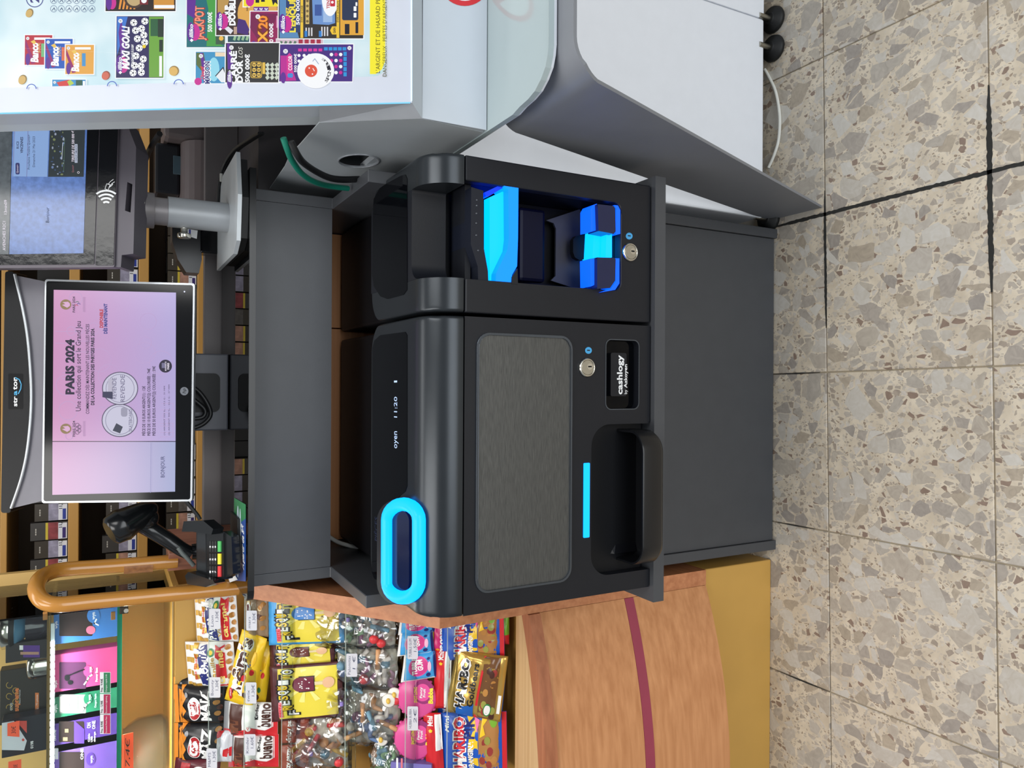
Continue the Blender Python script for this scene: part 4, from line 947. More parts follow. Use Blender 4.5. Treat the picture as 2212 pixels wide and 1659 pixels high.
SK = sg(40, 34, 60); SW = sg(240, 232, 246)
ln = sg(196, 168, 214)
rb = random.Random(11)
for i in range(26): # pale line-art ground
    x, y = rb.uniform(125, 370), rb.uniform(640, 945); r = rb.uniform(8, 26)
    if rb.random() < .5: f.ring(x, y, min(r, 378 - x - 1, x - 118, y - 630, 950 - y), .9, ln, n=20)
    else: f.line([(max(120, x - r), y), (min(374, x + r), y), (min(374, x + r), max(636, y - r)), (max(120, x - r), max(636, y - r))], .9, ln)
f.text('PARIS 2024', 160, 852, 733, 17, SK, .05); f.text('Une collection qui sort le Grand Jeu', 175, 888, 694, 11, SK, .005)
f.text('COMMANDEZ DÈS MAINTENANT LES NOUVELLES PIÈCES', 193, 894, 700, 7, SK, .01); f.text('DE LA COLLECTION DES PHRYGES PARIS 2024.', 204, 875, 709, 7, SK, .04)
f.text('DISPONIBLE', 223, 708, 668, 7, sg(190, 50, 60), .04); f.text('DÈS MAINTENANT', 232, 721, 656, 7, sg(40, 60, 140), .04)
f.text('PIÈCE DE 10 EUROS ARGENT(1) : 12€', 314, 941, 834, 6, SK, .02); f.text('PIÈCE DE 10 EUROS ARGENT(2) COLORISÉE : 74€', 325, 941, 796, 6, SK, .02); f.text('PIÈCE DE 50 EUROS ARGENT(2) COLORISÉE : 59€', 336, 941, 791, 6, SK, .02)
f.text('(1) ARGENT 333 ‰ - 17,5 G - 31 MM', 357, 940, 834, 3, SK); f.text('(2) ARGENT 900 ‰ - 22,2 G - 37 MM', 367, 940, 831, 3, SK)
for cx, cy in ((259, 908), (260, 839)):
    f.disc(cx, cy, 39, 36, sg(90, 84, 110), 36); f.disc(cx, cy, 37, 34, sg(206, 204, 226), 36); f.ring(cx, cy, 31, 1.2, sg(140, 136, 164))
f.rect(234, 246, 818, 860, sg(190, 186, 206)); f.text('REVENDE', 252, 862, 816, 9, sg(120, 116, 146), .01); f.text('REVENDE', 270, 868, 810, 9, sg(120, 116, 146), .01); f.text('SKATEBOARD', 286, 932, 884, 7, sg(120, 116, 146), .01)
f.poly([(222, 858), (222, 846), (244, 846), (244, 862)], sg(60, 60, 90)); f.poly([(244, 930), (252, 914), (266, 922), (260, 936)], sg(60, 64, 84)); f.rr(262, 276, 880, 900, 5, sg(160, 158, 180))
f.disc(358, 791, 14, 14, SK, 28); f.rect(350, 358, 784, 795, sg(120, 116, 150)); f.text('MONNAIE DE', 360, 801, 781, 3, SW, .02); f.text('PARIS', 366, 798, 784, 4, SW, .04)
for cy, par in ((926, 0), (658, 1)):
    f.disc(143, cy, 12, 11, sg(150, 126, 90), 26); f.poly([(152, cy + 3), (146, cy + 7), (135, cy + 1), (142, cy - 1), (136, cy - 5), (148, cy - 6), (152, cy - 2)], sg(226, 178, 216)); f.text('PARIS 2024', 163, cy + 17, cy - 17, 5, SK, .02)
    f.line([(181, cy + 16), (181, cy - 16)], .8, sg(150, 120, 160)); f.line([(184, cy + 16), (184, cy - 16)], .8, sg(150, 120, 160))
for i in range(3): f.ring(168, 934 - i * 8, 4.5, .9, SK, n=18)
for i in range(2): f.ring(172, 930 - i * 8, 4.5, .9, SK, n=18)
for k_, c in enumerate(((166, 662), (171, 659), (168, 655))): f.ring(c[0], c[1], 4, 1.2, [sg(190, 50, 60), sg(40, 60, 140), sg(40, 120, 90)][k_], 200, 340, 10)
f.text('BONJOUR', 356, 1031, 985, 8, sg(90, 92, 130), .01)
f.line([(327, 956), (326, 1064)], .8, sg(150, 150, 196))
f.build('lettering', till)
f = Face(mp_(398, 845, -.0005), (1, 0, 0), MU, .0001); f.disc(398, 845, 9, 9, mat('logo_grey', (96, 100, 108), .4), 28); f.text('hp', 401, 850, 839, 7, M_BEZ, .0, .25); f.build('logo', till); f = Face(mp_(398, 845, -.0005), (1, 0, 0), MU, .0001); f.disc(398.5, 630, 1.6, 1.6, glow('status_led', (220, 225, 255), 1.5), 10); f.build('status_light', till)
# header unit
curve = [(32, 592), (38, 618), (50, 670), (60, 730), (66, 800), (68, 860), (65, 920), (57, 985), (44, 1040), (24, 1098)]
cv = [(p.x, p.y) for p in bez([(a, b, 0) for a, b in curve], 4)]
on(mp_, skewq([(2, 1108), (11, 586), (30, 586), (23, 1108)], 6), -.022, .05, mat('header_black', (12, 13, 16), .45, spec=.3, bump=.1, bscale=900), 'header', till, MN)
on(mp_, [(20, 1100), (26, 590)] + cv, -.020, .03, mat('header_black', (12, 13, 16)), 'header_panel', till, MN)
on(mp_, list(reversed(cv)) + [(34, 595), (92, 607), (110, 612), (110, 1075), (92, 1082), (26, 1098)], -.0245, .03, mat('header_grey', (112, 110, 118), .4), 'header_apron', till, MN)
MB().tube([mp_(x, y, -.0205) for x, y in cv], .0026, n=8).build('silver_trim', M_SILV, till)
on(mp_, rpx(18, 50, 807, 884, 3), -.0198, .002, M_DARK, 'logo_plate', till, MN)
f = Face(mp_(34, 845, -.0197), (1, 0, 0), MU, .0001); f.text('str', 37, 878, 856, 9, M_WHITE, .02); f.text('tor', 37, 842, 815, 10, M_WHITE, .02); f.text('a', 37, 854, 844, 9, mat('logo_blue', (70, 160, 205), .4), .02)
f.line([(40, 850), (45, 840), (46, 830), (42, 820), (34, 816)], 2.0, mat('logo_blue', (70, 160, 205))); f.build('logo', till)
# foot behind the display
b0 = P(455, 930, Y=1.63); b1 = P(405, 763, Y=1.63)
MB().box(b0.x, b1.x, 1.63, 1.72, ZT_ + .001, 1.24, bev=.003).build('foot', mat('foot_grey', (80, 82, 90), .45), till)
q0 = P(452, 890, Y=1.628); q1 = P(404, 806, Y=1.628)
MB().prism([(a, 1.624, b) for a, b in rrect(q0.x, q1.x, q0.z - .02, 1.23, .012)], (0, .006, 0)).build('foot_port', M_DARK, till)
o = MB().tube(bez([P(x, y, Y=1.60) for x, y in [(400, 832), (425, 842), (446, 868), (455, 895), (440, 915), (415, 925), (396, 924)]], 6), .0042, n=8).build('power_lead', M_CBLK, till)
o = MB().tube(bez([P(x, y, Y=1.605) for x, y in [(400, 850), (425, 868), (443, 886), (436, 902), (400, 905)]], 6), .0042, n=8).build('power_lead', M_CBLK, till)

# ================================================================== betting terminal screen on the silver post
BT = 25; BN = tilt_n(BT); BU = tilt_u(BT); BP = P(262, 400, Y=1.44)
def bp_(x, y, d=0.0): return P(x, y, plane=(BP + BN * d, BN))
bet = thing('betting_terminal', 'dark framed betting terminal with blue greeting screen on silver post', 'terminal', (.3, 1.53, ZT_))
M_TFR = mat('taupe_plastic', (92, 86, 94), .42); M_TGL = mat('wavy_black', (18, 19, 22), .16, spec=.4, bump=.5, bscale=55)
outl = [(-150, 581), (-150, 240), (257, 246), (247, 577)]
on(bp_, skewq(outl, 4), 0, .022, M_TFR, 'housing', bet, BN)
on(bp_, skewq([(-148, 573), (-148, 243), (214, 246), (203, 571)], 3), .0012, .001, M_TGL, 'front_glass', bet, BN)
on(bp_, skewq([(206, 573), (216.5, 246), (255, 248), (245, 573)], 3), .0012, .001, M_TGL, 'reader_glass', bet, BN)
def wavy_screen(name, c1, c2, s):
    m = screen_mat(name, c1, c2, BU, bp_(185, 400), (bp_(-100, 400) - bp_(185, 400)).length, s)
    nt = m.node_tree; b = nt.nodes['Principled BSDF']; n = nt.nodes.new('ShaderNodeTexNoise'); n.inputs['Scale'].default_value = 120; n.inputs['Detail'].default_value = 3
    g = nt.nodes.new('ShaderNodeNewGeometry'); nt.links.new(g.outputs['Position'], n.inputs['Vector'])
    r = nt.nodes.new('ShaderNodeMapRange'); r.inputs[1].default_value = .3; r.inputs[2].default_value = .7; r.inputs[3].default_value = s * .75; r.inputs[4].default_value = s * 1.15
    nt.links.new(n.outputs[0], r.inputs[0]); nt.links.new(r.outputs[0], b.inputs['Emission Strength'])
    return m
on(bp_, [(20, 549), (27, 272), (188, 275), (180, 547)], .0016, .0003, wavy_screen('bet_blue', (88, 122, 190), (110, 140, 200), .9), 'screen', bet, BN)
on(bp_, [(-140, 552), (-140, 271), (26, 271), (19, 549)], .0016, .0003, wavy_screen('bet_band', (74, 82, 88), (90, 98, 104), .9), 'screen', bet, BN)
f = Face(bp_(100, 400, .0017), (1, 0, 0), BU, .00008)
f.poly([(26, 381), (30, 275), (106, 276), (102, 382)], sg(140, 172, 222)); f.poly([(104, 382), (108, 276), (184, 277), (181, 382)], sg(50, 58, 62)); f.line([(28, 381), (32, 275)], .8, sg(110, 90, 140)); f.line([(58, 382), (61, 276)], .8, sg(110, 90, 140))
f.text('R1C3', 41, 321, 306, 5, SK, .02); f.text('VINCENNES', 50, 331, 296, 5.5, SK, .02); f.text('Prochaine Tirelire Quinté+', 65, 366, 291, 5, SK, 0); f.text('Dimanche 21 Mai 2023', 76, 361, 295, 5, SK, 0); f.rr(34, 43, 352, 377, 3, sg(60, 60, 110)); f.text('Quinté+', 40, 374, 356, 3.5, SW)
rb = random.Random(5)
for i in range(34):
    y = rb.uniform(282, 378); x = rb.uniform(112, 140); f.disc(x, y, rb.uniform(1, 3.2), rb.uniform(1, 3.2), [sg(110, 130, 170), sg(150, 160, 180), sg(70, 90, 130), sg(120, 130, 90)][i % 4], 7)
f.line([(136, 345), (138, 310)], 1.5, sg(180, 190, 200)); f.line([(140, 372), (142, 300)], .8, sg(90, 120, 90))
f.text('TIRELIRE DE 500 000 €', 163, 351, 284, 5.5, SW, .01, .15); f.rect(164, 170, 313, 353, sg(190, 200, 220)); f.text('CHAQUE DIMANCHE', 169, 351, 315, 3.6, SK, .01); f.text('Quinté+', 162, 374, 358, 4, sg(170, 110, 120), 0); f.ring(172, 374, 2.5, .8, SW, n=12)
f.build('lettering', bet); f = Face(bp_(100, 400, .0017), (1, 0, 0), BU, .00008); f.text('Bonjour', 106, 481, 448, 7, sg(30, 40, 70), 0); f.build('lettering', bet); f = Face(bp_(100, 400, .0017), (1, 0, 0), BU, .00008); f.text('AVENCHES R2C1', 12, 541, 478, 6, SW, .01); f.build('lettering', bet); f = Face(bp_(100, 400, .0017), (1, 0, 0), BU, .00008); f.text('13min09', 15, 463, 432, 6, SW, .01)
f.build('lettering', bet)
f = Face(bp_(228, 415, .0013), (1, 0, 0), BU, .0001)
for i, r in enumerate((9, 17, 25, 33)): f.ring(229.5 - .0, 440 + 6 - 0, r + 3, 4, M_WHITE, 270 - 38, 270 + 38, 12)
f.poly([(227, 408), (231, 397), (238, 399), (234, 411)], M_TGL); f.line([(227, 408), (231, 397), (238, 399), (234, 411), (227, 408)], 1.1, M_WHITE); f.line([(234, 399), (238, 393), (245, 388)], 1.1, M_WHITE); f.line([(238, 402), (243, 396), (248, 393)], 1.1, M_WHITE); f.line([(236, 405), (241, 402), (244, 398)], 1.6, M_WHITE)
f.build('logo', bet)
low = [(246, 577), (256, 246), (272, 262), (294, 318), (288, 548), (263, 551), (261, 577)]
slot_h = [(270, 455), (275, 393), (286, 398), (282, 459)]
on(bp_, low, -.004, .05, mat('taupe_low', (84, 80, 88), .45), 'lower_housing', bet, BN, [slot_h]); on(bp_, [(265, 462), (270, 388), (291, 392), (287, 466)], -.03, .004, M_DARK, 'slot_back', bet, BN)
pb = P(492, 471, Z=1.128); pr_ = .0275; px_, py_ = pb.x, pb.y
MB().lathe([(pr_, 1.128), (pr_, P(362, 460, Y=py_).z)], (px_, py_, 0), n=32).build('post', mat('post_silver', (158, 162, 166), .42, metal=.2), bet)
MB().lathe([(pr_ * .9, P(362, 460, Y=py_).z), (pr_ * .9, P(300, 450, Y=py_).z)], (px_ - .001, py_, 0), n=32).build('inner_post', mat('post_taupe', (134, 130, 132), .42, metal=.2), bet)
col = MB().lathe([(pr_ * 1.14, P(333, 448, Y=py_).z), (pr_ * 1.16, P(331, 448, Y=py_).z), (pr_ * 1.16, P(286, 445, Y=py_).z)], (px_ - .001, py_, 0), n=32).build('collar', mat('collar_taupe', (122, 118, 120), .4, metal=.2), bet)
sc_ = P(303, 437, Y=py_ - pr_ * 1.16); MB().lathe([(.0075, 0), (.0075, .003), (.005, .003), (.004, .0012)], sc_, (0, -1, 0), n=18).build('screw', M_CHROME, col)
kn = P(398, 497, Y=py_); MB().lathe([(.006, 0), (.006, .010), (.0115, .010), (.012, .012), (.012, .016), (.011, .018)], (px_ - pr_, py_, kn.z), (-1, 0, 0), n=22).build('knob', M_CHROME, bet)
bpl = [(476, 585), (513, 549), (520, 520), (523, 420), (519, 329), (489, 381), (478, 440)]
MB().prism([P(x, y, Z=1.121) for x, y in bpl], (0, 0, .007)).build('base_plate', mat('plate_silver', (182, 188, 192), .35, metal=.15), bet)
cb = sum((P(x, y, Z=1.121) for x, y in bpl), Vector()) / len(bpl)
MB().prism([(lambda q: Vector((q.x, q.y, ZT_ + .0003)))(cb + (P(x, y, Z=1.121) - cb) * .9) for x, y in bpl], (0, 0, 1.1205 - ZT_ - .0006)).build('base_pad', M_RUBBER, bet)
o = MB().tube(bez([P(x, y, Y=yy) for x, y, yy in [(345, 289, 1.40), (325, 320, 1.48), (312, 352, 1.55), (299, 395, 1.62), (294, 425, 1.66)]], 6), .005, n=8).build('cable', M_CBLK); tag(o, 'black cable dropping beside the collar of the silver post', 'cable')
for k_ in range(3):
    o = MB().tube(bez([P(x + k_ * 4, y, Y=yy) for x, y, yy in [(560, 288, 1.42), (540, 300, 1.47), (505, 325, 1.55), (483, 360, 1.60), (474, 400, 1.61), (470, 440, 1.62)]], 6), .0032, n=7).build('cable', M_CBLK); tag(o, ['leftmost', 'middle', 'rightmost'][k_] + ' of three black leads bundled behind the silver base plate', 'cable', 'bundled black leads')
tie = P(477, 385, Y=1.605); MB().box
o = MB().box(tie.x - .008, tie.x + .008, tie.y - .007, tie.y - .003, tie.z - .0025, tie.z + .0025, bev=.0005).build('cable_tie', M_CWHT); tag(o, 'white cable tie around the bundled black leads', 'cable tie')

# ticket printer behind the post
TPY = 1.80
tp = thing('ticket_printer', 'taupe ticket printer with rounded cover behind the silver post', 'printer', (.47, 1.88, 1.0703))
a0 = P(480, 438, Y=TPY); a1 = P(395, 296, Y=TPY)
prf = [(TPY, 1.0706), (TPY, 1.13)] + [(TPY + .05 - .05 * math.cos(R_(a)), a1.z - .05 + .05 * math.sin(R_(a))) for a in range(0, 91, 15)] + [(TPY + .14, a1.z), (TPY + .14, 1.0706)]
MB().prism([(a0.x, a, b) for a, b in prf], (a1.x - a0.x, 0, 0)).build('cover', mat('printer_taupe', (104, 94, 94), .4), tp)
MB().box(a0.x + .03, a1.x + .06, TPY - .004, TPY + .005, 1.0706, P(452, 380, Y=TPY).z, bev=.004).build('front_flap', mat('printer_dark', (84, 74, 76), .4), tp)
MB().box(a0.x + .02, a1.x - .001, TPY + .06, TPY + .13, a1.z + .0005, P(335, 350, Y=TPY + .06).z, bev=.006).build('paper_bin', mat('printer_black', (28, 30, 36), .25), tp)
w0, w1 = P(391, 378, Y=TPY + .058), P(374, 336, Y=TPY + .058); MB().box(w0.x, w1.x, TPY + .055, TPY + .0595, w0.z, w1.z, bev=.001).build('bin_window', mat('bin_window', (70, 88, 98), .1), tp)
MB().box(a1.x + .002, a1.x + .2, TPY + .02, TPY + .14, 1.0706, 1.22, bev=.01).build('rear_box', mat('printer_taupe', (104, 94, 94)), tp)
# black card reader under the post knob
cr_ = thing('card_reader', 'small black angular card reader under the post knob', 'card reader', (.18, 1.70, ZT_))
c0 = P(470, 580, Y=1.66); c1 = P(372, 478, Y=1.66)
MB().prism([P(x, y, Y=1.66) for x, y in [(372, 480), (372, 520), (384, 560), (402, 588), (430, 590), (436, 560), (432, 480)]], (0, .05, 0)).build('shell', mat('reader_black', (30, 30, 33), .3), cr_)
MB().box(c0.x + .03, c1.x, 1.655, 1.70, ZT_ + .001, P(433, 520, Y=1.66).z, bev=.003).build('stand', M_BEZ, cr_)
f = Face((0, 1.6595, 1.2), (1, 0, 0), (0, 0, 1)); f.poly([(402, 494), (400, 508), (425, 516), (427, 498)], M_WHITE); f.rect(408, 412, 496, 510, mat('tag_blue', (60, 70, 160), .5)); f.build('price_print', cr_)

# ================================================================== scanner and payment terminal on the left
M_GBLK = mat('gloss_black', (22, 24, 26), .2)
scn = thing('barcode_scanner', 'glossy black handheld barcode scanner resting in its cradle', 'scanner', (-.13, 1.6, ZT_))
yy = 1.68
hp = bez([P(x, y, Y=q) for x, y, q in [(300, 1128, yy), (330, 1146, yy), (365, 1168, yy - .01), (392, 1186, yy - .015), (412, 1196, yy - .015)]], 5)
MB().tube(hp, .015, n=18, radii=[.0175 - .004 * i / (len(hp) - 1) for i in range(len(hp))]).build('handle', M_GBLK, scn)
ha, hb = P(338, 1092, Y=yy), P(236, 1150, Y=yy - .03); hd = (hb - ha)
hpts = [ha + hd * t for t in (0, .06, .2, .4, .6, .72, .76, .8, .95, 1.0)]
MB().tube(hpts, .02, n=22, radii=[.006, .014, .021, .026, .030, .033, .033, .0315, .029, .022]).build('head', M_GBLK, scn)
cc = P(318, 1120, Y=yy - .005); MB().ball(cc, .024, .02, .022, n=14).build('neck', M_GBLK, scn)
hb2 = P(414, 1192, Y=yy - .015); MB().lathe([(.030, ZT_ + .0005), (.030, ZT_ + .006), (.018, ZT_ + .02), (.016, hb2.z)], (hb2.x, hb2.y, 0), n=22).build('cradle', M_BEZ, scn)
cps = bez([P(x, y, Y=1.60) for x, y in [(385, 1183), (394, 1195), (403, 1204), (412, 1214), (419, 1222)]], 8)
MB().tube(cps, .004, n=8, radii=[.0048 if i % 2 else .0036 for i in range(len(cps))]).build('coiled_lead', mat('coil_grey', (96, 102, 100), .4), scn)
pay = thing('payment_terminal', 'black payment terminal with privacy hood and coloured keys on the counter edge', 'payment terminal', (-.31, 1.5, ZT_))
KN = Vector((0.05, -.42, .9)).normalized(); KP = P(464, 1205, Z=1.152); KR = Vector((1, 0, 0)) - KN * KN.x; KR.normalize(); KU = KN.cross(KR)
def kp_(x, y, d=0.0): return P(x, y, plane=(KP + KN * d, KN))
on(kp_, [(424, 1232), (424, 1148), (482, 1150), (484, 1252)], -.0005, .018, M_GBLK, 'body', pay, KN)
on(kp_, [(426, 1230), (426, 1150), (444, 1150), (445, 1236)], .0003, .001, mat('pay_screen', (40, 42, 44), .1), 'display', pay, KN)
for r_ in range(4):
    for c_ in range(3):
        x0 = 452 + r_ * 5.6; ya = 1246 - c_ * 27 - r_ * .0; wv = 4.2 if r_ < 3 else 6.5
        colr = [(34, 36, 38)] * 3 if r_ < 3 else [(214, 60, 62), (232, 214, 60), (80, 176, 96)]
        kx = x0 if r_ < 3 else 470
        ko = on(kp_, [(kx, ya), (kx, ya - 23), (kx + wv, ya - 23), (kx + wv, ya)], .0022, .0022, mat('key_%d_%d' % (min(r_, 3), c_ if r_ == 3 else 0), colr[c_], .35), 'key', pay, KN)
        if r_ < 3:
            f = Face(kp_(kx, ya, .0023), KR, KU, .0001); f.text('%d' % (r_ * 3 + c_ + 1), kx + 3.6, ya - 8, ya - 13, 3, M_WHITE, .02); f.build('lettering', ko)
for nm, q in (('hood', [(423, 1240), (428, 1258), (468, 1264), (488, 1256), (484, 1250), (430, 1232)]), ('hood', [(420, 1124), (416, 1146), (440, 1146), (480, 1152), (484, 1140), (462, 1122)])):
    pts = [kp_(x, y, -.004) for x, y in q]; MB().prism(pts, KN * .022).build(nm, M_GBLK, pay)
on(kp_, [(481, 1252), (483, 1148), (500, 1160), (503, 1240)], -.004, .016, M_GBLK, 'front_lip', pay, KN)
MB().tube(bez([P(x, y, Y=1.5) for x, y in [(398, 1078), (412, 1095), (426, 1112), (432, 1122)]], 5), .0035, n=8).build('lead', M_CBLK, pay)
kf = kp_(430, 1190, -.02); MB().box(-.335, -.255, 1.47, 1.56, ZT_ + .0003, ZT_ + .006, bev=.002).build('foot', M_RUBBER, pay)
# leaflet on the glass
lf = MB(); fz = ZT_ + .0004
F2 = Face((0, 1.45, fz), (1, 0, 0), (0, 1, 0), .00006)
F2.poly([(504, 1254), (506, 1075), (531, 1090), (531, 1256)], mat('leaf_blue', (36, 78, 150), .35)); F2.poly([(505, 1140), (506, 1075), (531, 1090), (531, 1120)], mat('leaf_green', (46, 130, 84), .35))
F2.disc(514, 1170, 3, 78, mat('leaf_pale', (206, 222, 236), .35), 24); F2.disc(519, 1168, 2, 70, mat('leaf_pale', (206, 222, 236)), 24); F2.text('À partir de 5€', 527, 1232, 1135, 5, M_WHITE, .04, .15)
o = F2.build('leaflet', None); tag(o, 'blue and green leaflet lying flat on the glass by the payment terminal', 'leaflet')
o = MB().prism([P(x, y, Z=ZT_ + .0012) for x, y in [(490, 1238), (500, 1228), (514, 1252), (497, 1258)]], (0, 0, .0006)).build('receipt', M_WHITE); tag(o, 'small white receipt tucked beside the payment terminal', 'receipt')

# ================================================================== tobacco shelves on the back wall
YS = 2.65
M_SHELF = mat('shelf_ochre', (196, 148, 78), .45, var=.06, vscale=6)
tob = thing('tobacco_shelf', 'ochre wooden tobacco shelving along the back wall', 'shelf', (0, 2.8, 0))
rows = []
for va, vb in ((-150, -128), (0, 15), (147, 170), (297, 319), (424, 438), (552, 574)):
    z1, z0 = P(va, 1150, Y=YS).z, P(vb, 1150, Y=YS).z; rows.append((z1, z0))
    MB().box(-1.3, 1.3, YS, YS + .34, z0, z1, bev=.002).build('shelf_board', M_SHELF, tob)
MB().box(-1.3, 1.3, YS + .34, YS + .36, 0, 1.9).build('back_board', mat('shelf_dark', (60, 46, 30), .7), tob)
M_PK = [mat('pack_olive', (70, 64, 54), .4), mat('pack_brown', (62, 56, 48), .4), mat('pack_slate', (66, 64, 62), .4)]
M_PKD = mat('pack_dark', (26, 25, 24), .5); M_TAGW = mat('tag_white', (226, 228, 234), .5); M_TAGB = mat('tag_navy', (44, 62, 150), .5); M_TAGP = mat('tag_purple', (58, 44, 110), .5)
M_PICS = [mat('pic_skin', (170, 128, 110), .5, var=.4, vscale=60), mat('pic_lilac', (150, 146, 166), .5, var=.4, vscale=60), mat('pic_red', (140, 62, 66), .5, var=.45, vscale=50), mat('pic_grey', (92, 88, 84), .5, var=.4, vscale=70)]
M_YEL = mat('tag_yellow', (206, 184, 60), .5)
PW, PD, PH = .0535, .022, .088
def make_pack(style):
    rt = thing('cigarette_pack', 'x', 'pack', (0, 0, 0))
    h = PH + (.010 if style % 3 == 2 else 0)
    MB().box(-PW / 2, PW / 2, 0, PD, 0, h, bev=.0008, seg=1).build('carton', M_PK[style % 3], rt)
    m = MB(); m.box(-PW / 2 + .001, PW / 2 - .001, -.0003, 0, .026, .052, M_PICS[style % 4]); m.build('picture', None, rt)
    if style % 2 == 0: m = MB(); m.box(-PW / 2 + .001, PW / 2 - .001, -.0003, 0, .0525, .059, M_YEL); m.build('yellow_band', None, rt)
    t = MB(); t.box(-PW / 2 + .001, PW / 2 - .004, -.0008, -.0004, .003, .026, M_TAGW); tg_ = t.build('price_tag', None, rt)
    t = MB(); t.box(-PW / 2 + .003, PW / 2 - .018, -.0010, -.0008, .006, .015, M_TAGB if style % 2 else M_TAGP); t.build('tag_band', None, tg_)
    fc = Face((0, -.0009, 0), (1, 0, 0), (0, 0, 1), .00005)
    vs, fs = text_geo('11,', .03)
    fc.mb.add([Vector((.006 + v.x * .014, -.00095, .016 + v.y * .012)) for v in vs], fs, M_INK); fc.build('lettering', tg_)
    fc = MB()
    for k_ in range(3): fc.box(-.010 + k_ * .007, -.0045 + k_ * .007, -.0003, 0, h - .0155, h - .0125, mat('pack_text', (190, 186, 176), .5))
    fc.build('print', None, rt)
    return rt
protos = [make_pack(i) for i in range(6)]; used = [False] * 6
rp_ = random.Random(21)
rown = {2: 'top tobacco shelf', 3: 'middle tobacco shelf', 4: 'bottom tobacco shelf'}
seen = {2: [(-1.02, -.26), (.26, .33), (.40, .52)], 3: [(-1.02, -.24), (.06, .56)], 4: [(-.72, -.20), (-.06, .58)]}
MN_ = {0: 'skin-toned', 1: 'lilac', 2: 'dark red', 3: 'grey'}
ORD = 'first second third fourth fifth sixth seventh eighth ninth tenth eleventh twelfth thirteenth fourteenth fifteenth sixteenth seventeenth eighteenth nineteenth twentieth twenty-first twenty-second twenty-third twenty-fourth twenty-fifth'.split()
for ri in (2, 3, 4):
    z1 = rows[ri][0]; x = -1.02; n = 0
    while x < .58:
        if any(a <= x <= b for a, b in seen[ri]):
            k = (n * 5 + ri * 2 + rp_.randrange(3)) % 6
            if not used[k]: o = protos[k]; used[k] = True; o.location = (x, YS + .012, z1 + .0003)
            else: o = copy_tree(protos[k], (x, YS + .012, z1 + .0003))
            o['label'] = '%s cigarette pack from the left on the %s' % (ORD[n], rown[ri])
            o['group'] = 'cigarette packs on the %s' % rown[ri]
            o.location.y += rp_.uniform(0, .008)
            n += 1
        x += PW + .003
for k in range(6):
    if not used[k]:
        for ch in list(protos[k].children): 
            for g in list(ch.children): bpy.data.objects.remove(g)
            bpy.data.objects.remove(ch)
        bpy.data.objects.remove(protos[k])
# files of packs waiting behind the front ones
for ri in (2, 3, 4):
    mb = MB(); z1 = rows[ri][0]; x = -1.02
    while x < .58:
        for d in range(5):
            h = PH * rp_.uniform(.97, 1.0); y0 = YS + .05 + d * .024
            mb.box(x - PW / 2, x + PW / 2, y0, y0 + .021, z1 + .0003, z1 + h)
        x += PW + .003
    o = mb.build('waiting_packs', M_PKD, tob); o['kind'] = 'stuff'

# ================================================================== glass case above the sweets
YC = 1.74; YB = 2.02
case = thing('glass_case', 'lit glass showcase above the sweets with a green edged shelf', 'showcase', (-.85, 1.88, 1.17))
M_GGRN = mat('green_glass_edge', (34, 132, 98), .12); M_GOLDB = mat('case_back', (224, 184, 112), .5, var=.06, vscale=5)
M_LEDS = glow('led_white', (235, 248, 255), 7.0)
zs1 = P(258, 1480, Y=YC).z; zs2 = P(104, 1480, Y=YC).z; zlow = P(372, 1480, Y=YC).z
xr = P(250, 1312, Y=YC).x
MB().box(XL, xr + .03, YB, YB + .02, 1.10, 1.75).build('back_panel', M_GOLDB, case)
MB().box(XL, xr + .03, YC - .0, YB, zlow - .012, zlow - .0005).build('floor_board', M_OCHRE, case)
sh1 = MB().box(XL, xr, YC + .006, YB, zs1 - .003, zs1 + .003).build('glass_shelf', M_GLASS, case); MB().box(XL, xr, YC + .003, YC + .0055, zs1 - .0045, zs1 + .0045).build('shelf_edge', M_GGRN, sh1)
sh2 = MB().box(XL, xr, YC + .006, YB, zs2 - .003, zs2 + .003).build('glass_shelf', M_GLASS, case)
lb = MB().box(XL, xr - .02, YC + .010, YC + .018, zs2 - .010, zs2 - .0035).build('led_strip', mat('led_carrier', (214, 224, 226), .4), case)
nled = 34; x = xr - .06
for i in range(nled):
    MB().box(x - .0045, x + .0045, YC + .007, YC + .0098, zs2 - .0105, zs2 - .003).build('led', M_LEDS, lb); x -= .0145
ll = bpy.data.lights.new('led_strip_light', 'AREA'); ll.shape = 'RECTANGLE'; ll.size = .55; ll.size_y = .012; ll.energy = 1.7; ll.color = (.93, .98, 1)
lo = bpy.data.objects.new('led_strip_light', ll); C.objects.link(lo); lo.location = (xr - .33, YC + .024, zs2 - .012); lo.rotation_euler = (R_(-14), 0, 0)
l2 = bpy.data.lights.new('led_strip_light', 'AREA'); l2.shape = 'RECTANGLE'; l2.size = .55; l2.size_y = .012; l2.energy = 1.0; l2.color = (1, .95, .85)
lo2 = bpy.data.objects.new('led_strip_light', l2); C.objects.link(lo2); lo2.location = (xr - .33, YC + .02, zs1 - .010); lo2.rotation_euler = (R_(-30), 0, 0)
MB().box(XL, xr, YC, YC + .0018, zlow, zs1 - .006).build('front_pane', clear('case_glass', (252, 250, 240), .97), case)
MB().box(XL, xr, YC + .0, YC + .0018, zlow - .0012, zlow).build('pane_edge', mat('pane_white', (240, 236, 220), .3), case)
MB().box(XL, xr - .0, YC - .004, YC - .0022, zs1 + .006, 1.75).build('sliding_pane', M_GLASS, case)
MB().box(xr, xr + .004, YC, YB, zlow, 1.75).build('end_pane', M_GLASS, case)
for v_, y_ in ((95, 1331), (242, 1331)):
    q = P(v_, y_, Y=YC + .002); MB().box(q.x - .008, q.x + .008, YC + .001, YC + .008, q.z - .006, q.z + .002, bev=.001).build('clip', mat('clip_wood', (190, 130, 60), .5), case)
